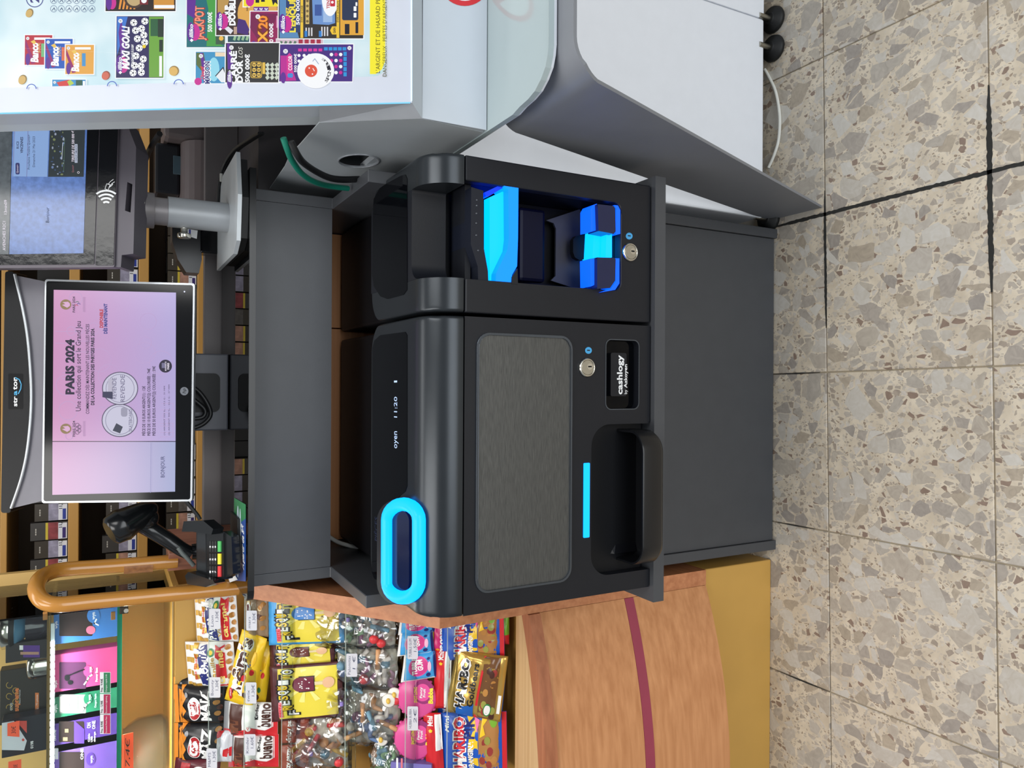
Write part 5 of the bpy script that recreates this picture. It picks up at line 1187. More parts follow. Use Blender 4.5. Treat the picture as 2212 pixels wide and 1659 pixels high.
q = P(270, 1318, Y=YC - .004); cl = MB().box(q.x - .007, q.x + .007, YC - .006, YC + .008, q.z - .006, q.z + .010, bev=.001).build('clamp', mat('clamp_dark', (60, 56, 48), .35, metal=.7), case)
MB().lathe([(.0045, 0), (.0045, .004)], (q.x, YC - .006, q.z - .002), (0, -1, 0), n=12).build('clamp_screw', M_STEEL, cl)
# light case for price strip
for i, (y0, y1, c, t1, t2) in enumerate([(1450, 1495, (52, 130, 88), 'Prix : 9.90€', 'Chargeur rapide 2.4A'), (1497, 1540, (176, 44, 84), 'Prix : 12.90€', 'Ecouteurs Lightning'), (1541, 1583, (186, 44, 90), 'Prix : 8.90€', 'Ecouteurs Power Bass')]):
    f = Face((0, YC + .0, 0), (1, 0, 0), (0, 0, 1), .0003); f.rect(216, 239, y0, y1, M_WHITE); f.rect(224, 238, y0 + 1, y1 - 1, mat('strip_%d' % i, c, .45)); f.text(t1, 222, y1 - 3, y0 + 14, 4.5, M_INK, .02); f.text(t2, 231, y1 - 3, y0 + 4, 3.2, M_WHITE, .0)
    o = f.build('price_strip', None); o.location.y -= .005; tag(o, ['green price strip for the charger on the showcase shelf', 'crimson price strip in the middle of the three on the showcase shelf', 'pink price strip nearest the purple cable box on the showcase shelf'][i], 'price label', 'showcase price strips')
# products on the lower shelf
def carton(px, y0, depth, m, label, name='product_box', cat='box', group='boxed accessories on the showcase shelf', zbase=None, window=None, wm=None, flat=None):
    """upright box: px rectangle x0,x1,y0,y1 on plane Y=y0"""
    x0, x1, ya, yb = px; a = P(x1, yb, Y=y0); b = P(x0, ya, Y=y0)
    zb = a.z if zbase is None else zbase
    t = thing(name, label, cat, ((a.x + b.x) / 2, y0 + depth / 2, zb), group)
    MB().box(a.x, b.x, y0, y0 + depth, zb + .0003, b.z, bev=.0008, seg=1).build('carton', m, t)
    if window: 
        f = Face((0, y0, 0), (1, 0, 0), (0, 0, 1), .0002); f.rr(*window, 3, wm or mat('window_dark', (58, 46, 44), .15)); f.build('window', t)
    return t, Face((0, y0 - .0004, 0), (1, 0, 0), (0, 0, 1), .00012)
zsh = zs1 + .0032; y1_ = 1.79
MWB, MWP, MWG, MWV = mat('wyn_blue', (58, 116, 186), .4), mat('wyn_pink', (206, 72, 132), .4), mat('wyn_green', (40, 128, 92), .4), mat('wyn_violet', (92, 60, 150), .4)
t, f = carton((116, 217, 1316, 1379), y1_, .03, MWB, 'blue boxed earphones nearest the rail on the showcase shelf', zbase=zsh, window=(128, 200, 1318, 1374)); f.text('wyn', 124, 1358, 1342, 6, M_WHITE, .02); f.disc(196, 1361, 10, 9, mat('dot_pink', (226, 110, 140), .5), 20); f.disc(202, 1330, 14, 16, MWB, 20); f.text('wyn', 205, 1338, 1322, 7, M_WHITE, .02); f.line([(212, 1350), (204, 1346), (208, 1338)], 3, M_WHITE); f.build('print', t)
t, f = carton((112, 216, 1416, 1491), y1_, .03, MWP, 'pink boxed earphones with dark window on the showcase shelf', zbase=zsh, window=(128, 186, 1430, 1488), wm=mat('window_plum', (92, 52, 84), .15)); f.text('wyn', 123, 1486, 1470, 6, M_WHITE, .02); f.text('Power Bass', 211, 1472, 1442, 5, M_WHITE, .03); f.disc(190, 1450, 10, 12, MWP, 18); f.text('wyn', 198, 1452, 1440, 6, M_WHITE, .02); f.line([(182, 1478), (188, 1470), (192, 1462), (198, 1458)], 3, M_WHITE); f.disc(145, 1464, 6, 7, mat('bud_black', (24, 22, 26), .3), 14); f.disc(152, 1474, 6, 5, mat('bud_black', (24, 22, 26)), 14); f.line([(146, 1460), (170, 1450), (182, 1446)], 2.5, mat('bud_black', (24, 22, 26))); f.build('print', t)
t, f = carton((112, 215, 1496, 1547), y1_, .03, MWG, 'green boxed white charger on the showcase shelf', zbase=zsh, window=(128, 186, 1500, 1541), wm=mat('window_grey', (150, 150, 146), .15)); f.text('wyn', 123, 1540, 1522, 6, M_WHITE, .02); f.rr(129, 168, 1504, 1538, 3, mat('charger_white', (222, 220, 214), .4)); f.line([(161, 1505), (161, 1536)], .8, M_RIM); f.text('wyn', 152, 1530, 1516, 5, M_RIM, 0); f.text('Chargeur Rapide', 208, 1528, 1498, 4, M_WHITE, .01); f.disc(190, 1510, 9, 12, MWG, 18); f.text('wyn', 196, 1512, 1500, 6, M_WHITE, .02); f.line([(176, 1536), (182, 1528), (188, 1520), (194, 1516)], 3, M_WHITE); f.build('print', t)
t, f = carton((111, 214, 1552, 1608), y1_, .03, MWV, 'violet boxed charging cable on the showcase shelf', zbase=zsh, window=(127, 182, 1558, 1603)); f.text('ONONE', 121, 1600, 1576, 5, M_WHITE, .02); f.poly([(160, 1556), (182, 1575), (182, 1606), (160, 1606)], MWV); f.text('ON', 196, 1572, 1560, 8, M_WHITE, .02); f.text('ONE', 206, 1574, 1556, 7, M_WHITE, .02); f.text('Cable', 194, 1602, 1584, 4, M_WHITE, .02); f.text('USB', 200, 1602, 1590, 4, M_WHITE, .02); f.text('charge', 206, 1602, 1580, 4, M_WHITE, .02); f.rect(136, 146, 1592, 1600, mat('plug_gold', (150, 130, 100), .3)); f.rect(140, 148, 1574, 1582, mat('plug_gold', (150, 130, 100))); f.build('print', t)
t, f = carton((109, 216, 1612, 1672), y1_, .04, mat('wyn_lilac', (116, 86, 176), .4), 'lilac boxed cable at the left end of the showcase shelf', zbase=zsh, window=(128, 182, 1624, 1668)); f.text('ONE', 180, 1640, 1616, 6, M_WHITE, .02); f.disc(196, 1640, 10, 14, MWV, 18); f.text('wyn', 200, 1648, 1632, 6, M_WHITE, .02); f.rect(112, 126, 1616, 1640, mat('box_paper', (216, 214, 226), .5)); f.build('print', t)
# jar with funnel etc. on the upper shelf
zu = zs2 + .0032
j = P(60, 1362, Y=1.80); jr = .033
t = thing('spice_jar', 'dark glass jar with chrome lid and blue collar on the top shelf', 'jar', (j.x, 1.83, zu)); zt = P(0, 1362, Y=1.80).z
zz = lambda v: P(v, 1362, Y=1.80).z
MB().lathe([(.026, zu + .0003), (.030, zz(78)), (.030, zz(54))], (j.x, 1.83, 0), n=22).build('glass', mat('jar_smoke', (48, 46, 54), .1), t)
MB().lathe([(.020, zz(54)), (.038, zz(34)), (.038, zz(30))], (j.x, 1.83, 0), n=22).build('collar', mat('funnel_blue', (70, 116, 146), .35), t)
MB().lathe([(.040, zz(30)), (.042, zz(22)), (.040, zz(18))], (j.x, 1.83, 0), n=22).build('gasket', M_RUBBER, t)
MB().lathe([(.039, zz(18)), (.040, zz(2)), (.030, zz(-6)), (.012, zz(-10))], (j.x, 1.83, 0), n=22).build('lid', M_CHROME, t)
t, f = carton((12, 88, 1392, 1422), 1.80, .02, mat('card_black', (38, 34, 36), .45), 'black blister card with purple foot on the top shelf', name='blister_card', cat='card', group='goods on the top shelf', zbase=zu); f.rect(42, 66, 1394, 1404, M_WHITE); f.rect(50, 86, 1394, 1420, mat('card_purple', (88, 50, 140), .4)); f.rect(44, 84, 1408, 1414, mat('card_skin', (180, 140, 120), .5)); f.build('print', t)
j2 = P(75, 1447, Y=1.79); t = thing('metal_grinder', 'round chrome herb grinder on the top shelf', 'grinder', (j2.x, 1.83, zu)); z_ = lambda v: P(v, 1447, Y=1.79).z
MB().lathe([(.026, zu + .0003), (.027, z_(74)), (.0275, z_(72))], (j2.x, 1.82, 0), n=24).build('lower_half', M_CHROME, t); MB().lathe([(.0275, z_(71.5)), (.026, z_(60)), (.016, z_(55)), (.004, z_(53))], (j2.x, 1.82, 0), n=24).build('upper_half', M_CHROME, t)
t, f = carton((0, 88, 1450, 1552), 1.85, .03, mat('box_black', (44, 40, 34), .4), 'black charcoal box with orange lettering on the top shelf', name='charcoal_box', group='goods on the top shelf', zbase=zu); f.text('supreme', 40, 1536, 1486, 10, mat('orange_ink', (226, 130, 70), .5), .04); f.text('COCO', 27, 1534, 1518, 5, M_WHITE, .02); f.text('Natural Charcoal', 44, 1520, 1490, 3, M_WHITE)
for k_ in range(5): f.ring(20 + 14 * (k_ % 2), 1480 + 12 * k_, 7, 1.3, mat('gold_ink', (176, 148, 70), .4), 40 * k_, 40 * k_ + 250, 14)
f.rect(76, 84, 1496, 1540, mat('orange_ink', (226, 130, 70))); f.text('1kg - 72 pièces', 82, 1536, 1500, 4, M_WHITE); f.build('print', t)
t, f = carton((4, 88, 1557, 1622), 1.81, .03, mat('box_navy', (30, 32, 42), .4), 'dark box with white pictured front on the top shelf', name='picture_box', group='goods on the top shelf', zbase=zu); f.poly([(4, 1620), (4, 1562), (30, 1557), (58, 1600), (52, 1621)], mat('box_white', (214, 222, 232), .4)); f.poly([(34, 1557), (58, 1557), (58, 1584)], mat('box_red', (216, 84, 74), .4)); f.disc(50, 1598, 3, 3, mat('box_red', (216, 84, 74)), 10); f.text('0198', 72, 1616, 1600, 6, M_WHITE, .03); f.build('print', t)
for px, lab in (((16, 42, 1557, 1592), 'orange price card leaning by the charcoal box on the top shelf'), ((18, 46, 1640, 1666), 'orange price card at the left end of the top shelf'), ((262, 288, 1582, 1664), 'long orange price card on the glass jar under the showcase shelf')):
    yq = 1.785 if px[0] < 200 else 1.755
    pts = [P(px[1], px[3], Y=yq), P(px[1], px[2], Y=yq), P(px[0], px[2] + 6, Y=yq), P(px[0], px[3] - 2, Y=yq)]
    o = MB().prism(pts, (0, .0008, 0)); f = Face((0, yq, 0), (1, 0, 0), (0, 0, 1), .0002); f.text('7,4€' if px[0] > 200 else '30€', px[1] - 8, px[3] - 8, px[2] + 10, 9, M_INK, 0, .2)
    t = thing('price_card', lab, 'price card', (pts[0] + pts[1]) / 2, 'orange price cards'); o.build('card', mat('fluo_orange', (240, 92, 58), .5, emit=.12), t); f.build('lettering', t)
# big glass jar in the case
jj = P(330, 1622, Y=1.83); t = thing('glass_jar', 'large empty glass jar behind the pane under the showcase shelf', 'jar', (jj.x, 1.86, zlow)); zz = lambda v: P(v, 1622, Y=1.83).z
MB().lathe([(.055, zlow + .0005), (.064, zz(350)), (.064, zz(300)), (.055, zz(280)), (.046, zz(270)), (.048, zz(266)), (.044, zz(266)), (.052, zz(282)), (.061, zz(302)), (.061, zz(350)), (.05, zlow + .004)], (jj.x, 1.86, 0), n=28).build('glass', mat('jar_glass', (236, 240, 236), .06, alpha=.10, spec=.8), t)
# yellow rail bent into a loop
rail = thing('yellow_rail', 'ochre lacquered tube bent into a loop beside the showcase', 'rail', (-.36, 1.62, 1.1))
p = [P(x, y, Y=q) for x, y, q in [(515, 1270, 1.60), (420, 1279, 1.60), (300, 1290, 1.60), (200, 1299, 1.60), (128, 1306, 1.60), (96, 1300, 1.61), (80, 1282, 1.63), (80, 1262, 1.66), (92, 1245, 1.70), (120, 1233, 1.73), (160, 1228, 1.74), (250, 1222, 1.74), (350, 1215, 1.74)]]
p[-1].z -= .03
pts = bez(p, 6); MB().tube(pts, .0145, n=18).build('tube', mat('rail_ochre', (186, 128, 54), .25, coat=.4), rail)
i0 = P(270, 1226, Y=1.74 - .0135); i1 = P(318, 1222, Y=1.74 - .0135)
rl = [P(x, 1222 - (x - 300) * .06, Y=1.74) for x in (268, 330)]; MB().tube([rl[0], (rl[0] + rl[1]) / 2, rl[1]], .0149, n=18).build('worn_patch', mat('worn_brown', (148, 98, 58), .5, var=.3, vscale=120), rail)

# ================================================================== sweets
class Bag:
    """soft sachet whose corners are pixels on the display slope; u runs left to right, v bottom to top"""
    def __init__(s, name, label, cat, c, m, d=-.026, t=.010, crimp='v', group=None, seed=0, wr=.0012, film_m=None, body=True, n=(16, 14)):
        TL, TR, BR, BL = [Spt(x, y, d) for x, y in c]; s.q = (BL, BR, TR, TL); s.t = t; s.crimp = crimp; s.wr = wr; s.k = 0
        s.rnd = random.Random(seed); s.ph = [s.rnd.uniform(0, 6.3) for _ in range(6)]
        ctr = (TL + TR + BR + BL) / 4; lo = min((TL, TR, BR, BL), key=lambda p: p.z)
        s.o = thing(name, label, cat, (ctr.x, ctr.y, lo.z), group); s.pm = MB(); s.m = m
        if body: s.shell('wrapper', m, n)
    def base(s, u, v):
        BL, BR, TR, TL = s.q
        q = BL * (1 - u) * (1 - v) + BR * u * (1 - v) + TR * u * v + TL * (1 - u) * v
        q.x = min(q.x, -.4305)  # stop at the wooden end panel
        return q
    def h(s, u, v):
        cu, cv = abs(2 * u - 1), abs(2 * v - 1)
        if s.crimp == 'v': e = .82; cv = min(1, cv / e) if cv < e else 1.0
        elif s.crimp == 'u': e = .86; cu = min(1, cu / e) if cu < e else 1.0
        b = max(0, 1 - cu ** 3) ** .6 * max(0, 1 - cv ** 3) ** .6
        w = s.wr * (math.sin(9 * u + s.ph[0] + 3 * v) * math.sin(7 * v + s.ph[1]) + .7 * math.sin(17 * u + s.ph[2] - 8 * v) + .5 * math.sin(23 * v + s.ph[3] + 5 * u))
        if b < .02:
            zz = v if s.crimp == 'v' else u
            return .0006 * math.sin(zz * 260)
        return s.t * b + w * min(1, b * 2)
    def p(s, u, v, l=0.0): return s.base(u, v) + SN * (s.h(u, v) + l)
    def shell(s, name, m, n=(16, 14)):
        nu, nv = n; mb = MB(); vs = []; fs = []
        for j in range(nv + 1):
            for i in range(nu + 1): vs.append(s.p(i / nu, j / nv))
        for j in range(nv + 1):
            for i in range(nu + 1): vs.append(s.base(i / nu, j / nv) - SN * (.0006 + .35 * max(0, s.h(i / nu, j / nv))))
        N = (nu + 1) * (nv + 1)
        for j in range(nv):
            for i in range(nu):
                a = j * (nu + 1) + i; b = a + 1; c = b + nu + 1; d = a + nu + 1
                fs.append((a, b, c, d)); fs.append((N + a, N + d, N + c, N + b))
        for i in range(nu): fs.append((i, N + i, N + i + 1, i + 1)); a = nv * (nu + 1) + i; fs.append((a, a + 1, N + a + 1, N + a))
        for j in range(nv): a = j * (nu + 1); b = a + nu + 1; fs.append((a, b, N + b, N + a)); a += nu; b += nu; fs.append((a, N + a, N + b, b))
        mb.add(vs, fs, None, True); return mb.build(name, m, s.o)
    def tris(s, pts, fs, m, lv=2):
        s.k += 1; l = .0006 + s.k * .00005
        T_ = [tuple(Vector(pts[i]) for i in f) for f in fs]
        for _ in range(lv):
            nt = []
            for a, b, c in T_:
                ab, bc, ca = (a + b) / 2, (b + c) / 2, (c + a) / 2; nt += [(a, ab, ca), (ab, b, bc), (ca, bc, c), (ab, bc, ca)]
            T_ = nt
        vs = []; ff = []; idx = {}
        for t in T_:
            q = []
            for p in t:
                key = (round(p.x, 5), round(p.y, 5))
                if key not in idx: idx[key] = len(vs); vs.append(s.p(min(1, max(0, p.x)), min(1, max(0, p.y)), l))
                q.append(idx[key])
            ff.append(tuple(q))
        a, b, c = (vs[i] for i in ff[0])
        if (b - a).cross(c - a).dot(SN) < 0: ff = [tuple(reversed(f)) for f in ff]
        s.pm.add(vs, ff, m, True); return s
    def poly(s, pts, m, lv=2):
        ps = [Vector((a, b, 0)) for a, b in pts]
        return s.tris([(a, b) for a, b in pts], [tuple(t) for t in tessellate_polygon([ps])], m, lv)
    def rect(s, u0, u1, v0, v1, m): return s.poly([(u0, v0), (u1, v0), (u1, v1), (u0, v1)], m, 3)
    def disc(s, u, v, ru, rv, m, n=20, rot=0):
        c, d = math.cos(R_(rot)), math.sin(R_(rot))
        pts = [(u, v)] + [(u + ru * (math.cos(2 * math.pi * i / n) * c - math.sin(2 * math.pi * i / n) * d), v + rv * (math.cos(2 * math.pi * i / n) * d + math.sin(2 * math.pi * i / n) * c)) for i in range(n)]
        return s.tris(pts, [(0, i + 1, (i + 1) % n + 1) for i in range(n)], m, 1)
    def text(s, txt, u0, u1, v0, hv, m, bold=.02, shear=0.0, slope=0.0, vert=False):
        vs, fs = text_geo(txt, bold, shear); x0 = min(v.x for v in vs); x1 = max(v.x for v in vs); s.k += 1; l = .0007 + s.k * .00005; out = []
        for q in vs:
            t = (q.x - x0) / (x1 - x0); u = u0 + (u1 - u0) * t; v = v0 + q.y / CAPH * hv + slope * t
            if vert: u, v = u0 - q.y / CAPH * hv, v0 + (u1 - u0) * t
            out.append(s.p(min(1, max(0, u)), min(1, max(0, v)), l))
        if vert: pass
        s.pm.add(out, fs, m); return s
    def done(s): s.pm.build('print', None, s.o); return s.o
def cm(n, c, r=.3, **k): return mat('sw_' + n, c, r, **k)
W_ = cm('white', (238, 236, 232)); GOLD = cm('gold', (206, 160, 70), .25, metal=.3); BRN = cm('brown', (74, 40, 30)); RED = cm('red', (206, 38, 44)); YEL = cm('yellow', (240, 196, 40)); BLU = cm('blue', (24, 92, 176)); NVY = cm('navy', (34, 40, 110)); BLK = cm('black', (26, 25, 27)); ORG = cm('orange', (226, 138, 42)); CRM = cm('cream', (226, 206, 160)); GRN = cm('green', (52, 128, 66)); PNK = cm('pink', (226, 82, 150)); LBL = cm('lightblue', (70, 160, 220)); BRG = cm('burgundy', (92, 30, 40)); AMB = cm('amber', (186, 130, 66), .25); GRY = cm('grey', (150, 150, 152))
def box_px(x0, x1, y0, y1, sk=0): return [(x0, y1), (x0 + sk, y0), (x1 + sk, y0), (x1, y1)]
GC = 'caramel popcorn bags on the top tier'
def caramel(c, lab, seed, d=-.03):
    b = Bag('caramel_bag', lab, 'sweet bag', c, W_, d=d, t=.012, crimp='v', group=GC, seed=seed, wr=.002)
    for i in range(4): b.rect(.02 + i * .27, .13 + i * .27, .80, .99, GOLD)
    for i in range(5): b.rect(i * .22, i * .22 + .11, .68, .79, GOLD)
    b.poly([(.04, .42), (.96, .52), (.90, .72), (.10, .66)], NVY); b.text('PALOMITAS', .08, .93, .47, .14, W_, .04, 0, .06); b.text('Sans Gluten', .2, .75, .73, .05, RED, .02)
    b.text('Vanille', .12, .7, .36, .07, GOLD, .02); b.poly([(.06, .15), (.96, .15), (.9, .245), (.96, .34), (.06, .34)], RED); b.text('caramel', .12, .84, .185, .12, cm('paleyellow', (244, 220, 120)), .03)
    for k_ in range(6): b.disc(.1 + .16 * k_, .07 + .03 * (k_ % 2), .06, .05, AMB, 9)
    b.disc(.8, .42, .09, .07, GRN, 16); b.disc(.8, .42, .05, .04, YEL, 12)
    return b.done()
caramel(box_px(426, 516, 1284, 1386, -6), 'white and gold caramel popcorn bag nearest the yellow rail', 1, -.034)
caramel(box_px(408, 512, 1386, 1484, -8), 'white and gold caramel popcorn bag beside the yellow peanut bag', 2, -.030)
caramel(box_px(402, 470, 1404, 1474, 0), 'creased caramel popcorn bag half hidden behind the others', 3, -.048)
b = Bag('mars_bag', 'clear brown sweet bag behind the mars price label', 'sweet bag', box_px(530, 580, 1286, 1376), cm('clearbrown', (150, 124, 96), .12), group=None, seed=4, t=.012)
for k_ in range(14): b.disc(b.rnd.uniform(.1, .9), b.rnd.uniform(.1, .9), .06, .09, [AMB, CRM, BRN][k_ % 3], 9)
b.disc(.7, .8, .16, .16, W_, 18); b.disc(.7, .8, .12, .11, BRG, 18); b.done()
# peanut bags
def peanut(c, lab, seed, d):
    b = Bag('peanut_bag', lab, 'sweet bag', c, YEL, d=d, t=.014, crimp='u', group='yellow peanut bags', seed=seed, wr=.0016)
    b.text("m&m's", .15, .93, .44, .44, W_, .10, .0); b.text("m&m's", .155, .925, .445, .43, BRN, .04, .0); b.disc(.13, .80, .10, .07, RED, 16); b.text('PEANUT', .06, .2, .775, .05, W_, .02)
    for u, v, c_ in ((.30, .25, GRN), (.18, .3, BRN), (.52, .2, RED), (.42, .42, RED), (.62, .34, BLU)): b.disc(u, v, .045, .075, c_, 14)
    b.disc(.70, .30, .11, .16, cm('deepyellow', (226, 178, 30)), 18)
    return b.done()
peanut([(485, 1510), (523, 1359), (577, 1380), (544, 1531)], 'yellow peanut bag lying askew above the chocolate bars', 5, -.020)
peanut([(520, 1520), (552, 1376), (592, 1390), (572, 1530)], 'yellow peanut bag tucked under the askew one', 6, -.040)
# crisp bags
def crisps(c, lab, seed, d, top=ORG):
    b = Bag('nut_bag', lab, 'snack bag', c, BLK, d=d, t=.014, crimp='v', group='black nut bags on the top tier', seed=seed, wr=.0018)
    b.rect(.0, 1, .82, 1, top); b.poly([(0, .83), (1, .83), (1, .74), (.85, .79), (.7, .7), (.5, .78), (.35, .72), (.2, .79), (0, .72)], top)
    b.disc(.42, .55, .30, .13, W_, 26); b.k -= 1; b.disc(.42, .55, .28, .12, cm('logored', (170, 30, 36)), 26); b.text('FRIT', .24, .62, .555, .075, W_, .04); b.text('RAVICH', .30, .60, .50, .035, W_, .02); b.disc(.78, .70, .07, .035, GRY, 14)
    b.text('MAIZ', .08, .9, .26, .16, W_, .05, .1)
    for k_ in range(6): b.disc(.12 + .15 * k_, .10 + .04 * (k_ % 2), .07, .05, [BRN, AMB][k_ % 2], 9)
    return b.done()
crisps(box_px(380, 490, 1478, 1560, -4), 'black and orange nut bag beside the caramel bags', 7, -.028)
crisps(box_px(377, 492, 1561, 1642, 0), 'black and orange nut bag at the left by the red bag', 8, -.028)
crisps(box_px(376, 450, 1462, 1510, 0), 'orange topped nut bag peeping out behind the black ones', 9, -.046)
b = Bag('nut_bag', 'dark red nut bag at the lower left of the top tier', 'snack bag', box_px(372, 470, 1636, 1700, 8), BRG, t=.013, seed=10, group='black nut bags on the top tier'); b.rect(0, 1, .6, .82, cm('logored', (170, 30, 36))); b.disc(.5, .84, .1, .05, W_, 14); b.disc(.6, .4, .2, .15, W_, 16); b.done()
b = Bag('clear_sachet', 'clear sachet with red corners between the nut bags and the chocolate bars', 'sweet bag', box_px(464, 500, 1578, 1646, 3), cm('sachetwhite', (214, 216, 220), .12), t=.009, seed=11, d=-.022); b.poly([(.75, 1), (1, 1), (1, .5), (.85, .6)], RED); b.poly([(.2, .0), (.5, .0), (.45, .4), (.25, .4)], RED); b.done()
# chocolate bars
def choc(c, lab, seed, d):
    b = Bag('chocolate_bar', lab, 'chocolate bar', c, W_, d=d, t=.012, crimp='v', group='wrapped chocolate bars on the second tier', seed=seed, wr=.001)
    b.rect(0, 1, 0, .10, RED); b.rect(.05, .95, .62, .88, BRN); b.rect(.12, .5, .68, .86, cm('choc', (112, 66, 44)))
    b.poly([(0, 0), (.34, 0), (.22, .2), (.30, .45), (.18, .7), (.22, 1), (0, 1)], RED)
    b.text('Kinder', .55, .98, .32, .055, BLK, .03); b.text('K', .55, .62, .32, .055, BLK, .04); b.k += 1; b.text('bueno', .30, .99, .12, .19, BRN, .03, .2); b.disc(.28, .5, .09, .05, W_, 16); b.text('×2', .23, .33, .48, .04, RED, .03)
    b.rect(0, 1, .90, 1, GRY)
    return b.done()
choc([(483, 1588), (486, 1514), (600, 1518), (600, 1590)], 'white and red chocolate bar next to the yellow peanut bag', 12, -.026)
choc([(494, 1656), (496, 1588), (602, 1586), (602, 1656)], 'white and red chocolate bar at the lower left under the Kinder price label', 13, -.026)
# ice lolly sachets
def lolly(c, lab, seed, d, edge, col):
    b = Bag('lolly_sachet', lab, 'sweet sachet', c, edge, d=d, t=.006, crimp='none', group='ice lolly sachets on the third tier', seed=seed, wr=.0008)
    b.rect(.05, .95, .06, .88, cm('sunyellow', (226, 206, 70))); 
    for k_ in range(9):
        a = R_(k_ * 40); b.poly([(.62, .48), (.62 + .3 * math.cos(a), .48 + .34 * math.sin(a)), (.62 + .3 * math.cos(a + .25), .48 + .34 * math.sin(a + .25))], cm('palesun', (238, 226, 130)), 1)
    for k_, ch_ in enumerate('FRESQUITO'):
        u = .12 + .092 * k_; v = .66 + .09 * math.sin(k_ * .38)
        if k_ == 0: v -= .06
        b.text(ch_, u - .012, u + .092, v - .01, .155, BLK, .09, 0, .0); b.text(ch_, u, u + .08, v, .135, W_ if k_ % 2 == 0 else YEL, .03, 0, .0)
    b.rect(.08, .36, .82, .88, cm('fiestapink', (224, 120, 130))); b.text('FIESTA', .10, .34, .825, .045, RED, .02)
    b.rect(.52, .80, .36, .58, BLK); b.k -= 0; b.rect(.535, .785, .37, .57, col); b.disc(.66, .57, .125, .10, col, 20); b.rect(.63, .69, .20, .36, CRM)
    for k_ in range(14): b.disc(b.rnd.uniform(.56, .76), b.rnd.uniform(.40, .60), .010, .012, W_, 6)
    b.disc(.66, .17, .10, .08, cm('peach', (226, 180, 140)), 14)
    return b.done()
lolly([(588, 1560), (582, 1440), (738, 1428), (742, 1546)], 'brown edged lolly sachet lying in front of its twins', 14, -.020, cm('plum', (82, 42, 44)), cm('lollyplum', (110, 40, 60)))
lolly([(584, 1462), (582, 1384), (720, 1376), (726, 1450)], 'brown edged lolly sachet half covered by the front one', 15, -.034, cm('plum', (82, 42, 44)), cm('lollybrown', (110, 62, 54)))
lolly([(581, 1394), (580, 1290), (742, 1284), (744, 1388)], 'blue edged lolly sachet next to the wooden end panel', 16, -.022, LBL, cm('lollyblue', (44, 120, 190)))
for (c, lab, sd) in (([(606, 1606), (610, 1536), (668, 1532), (668, 1604)], 'rust red popping candy sachet behind the clear gummy bags', 17), ([(604, 1680), (606, 1610), (668, 1606), (668, 1680)], 'rust red popping candy sachet at the left edge', 18)):
    b = Bag('popping_sachet', lab, 'sweet sachet', c, cm('rust', (150, 66, 44)), t=.004, crimp='none', seed=sd, group='popping candy sachets', d=-.03); b.text('frizzy pazzy', .1, .95, .62, .16, W_, .03, .1); b.rect(.3, .8, .3, .42, BRG); b.done()
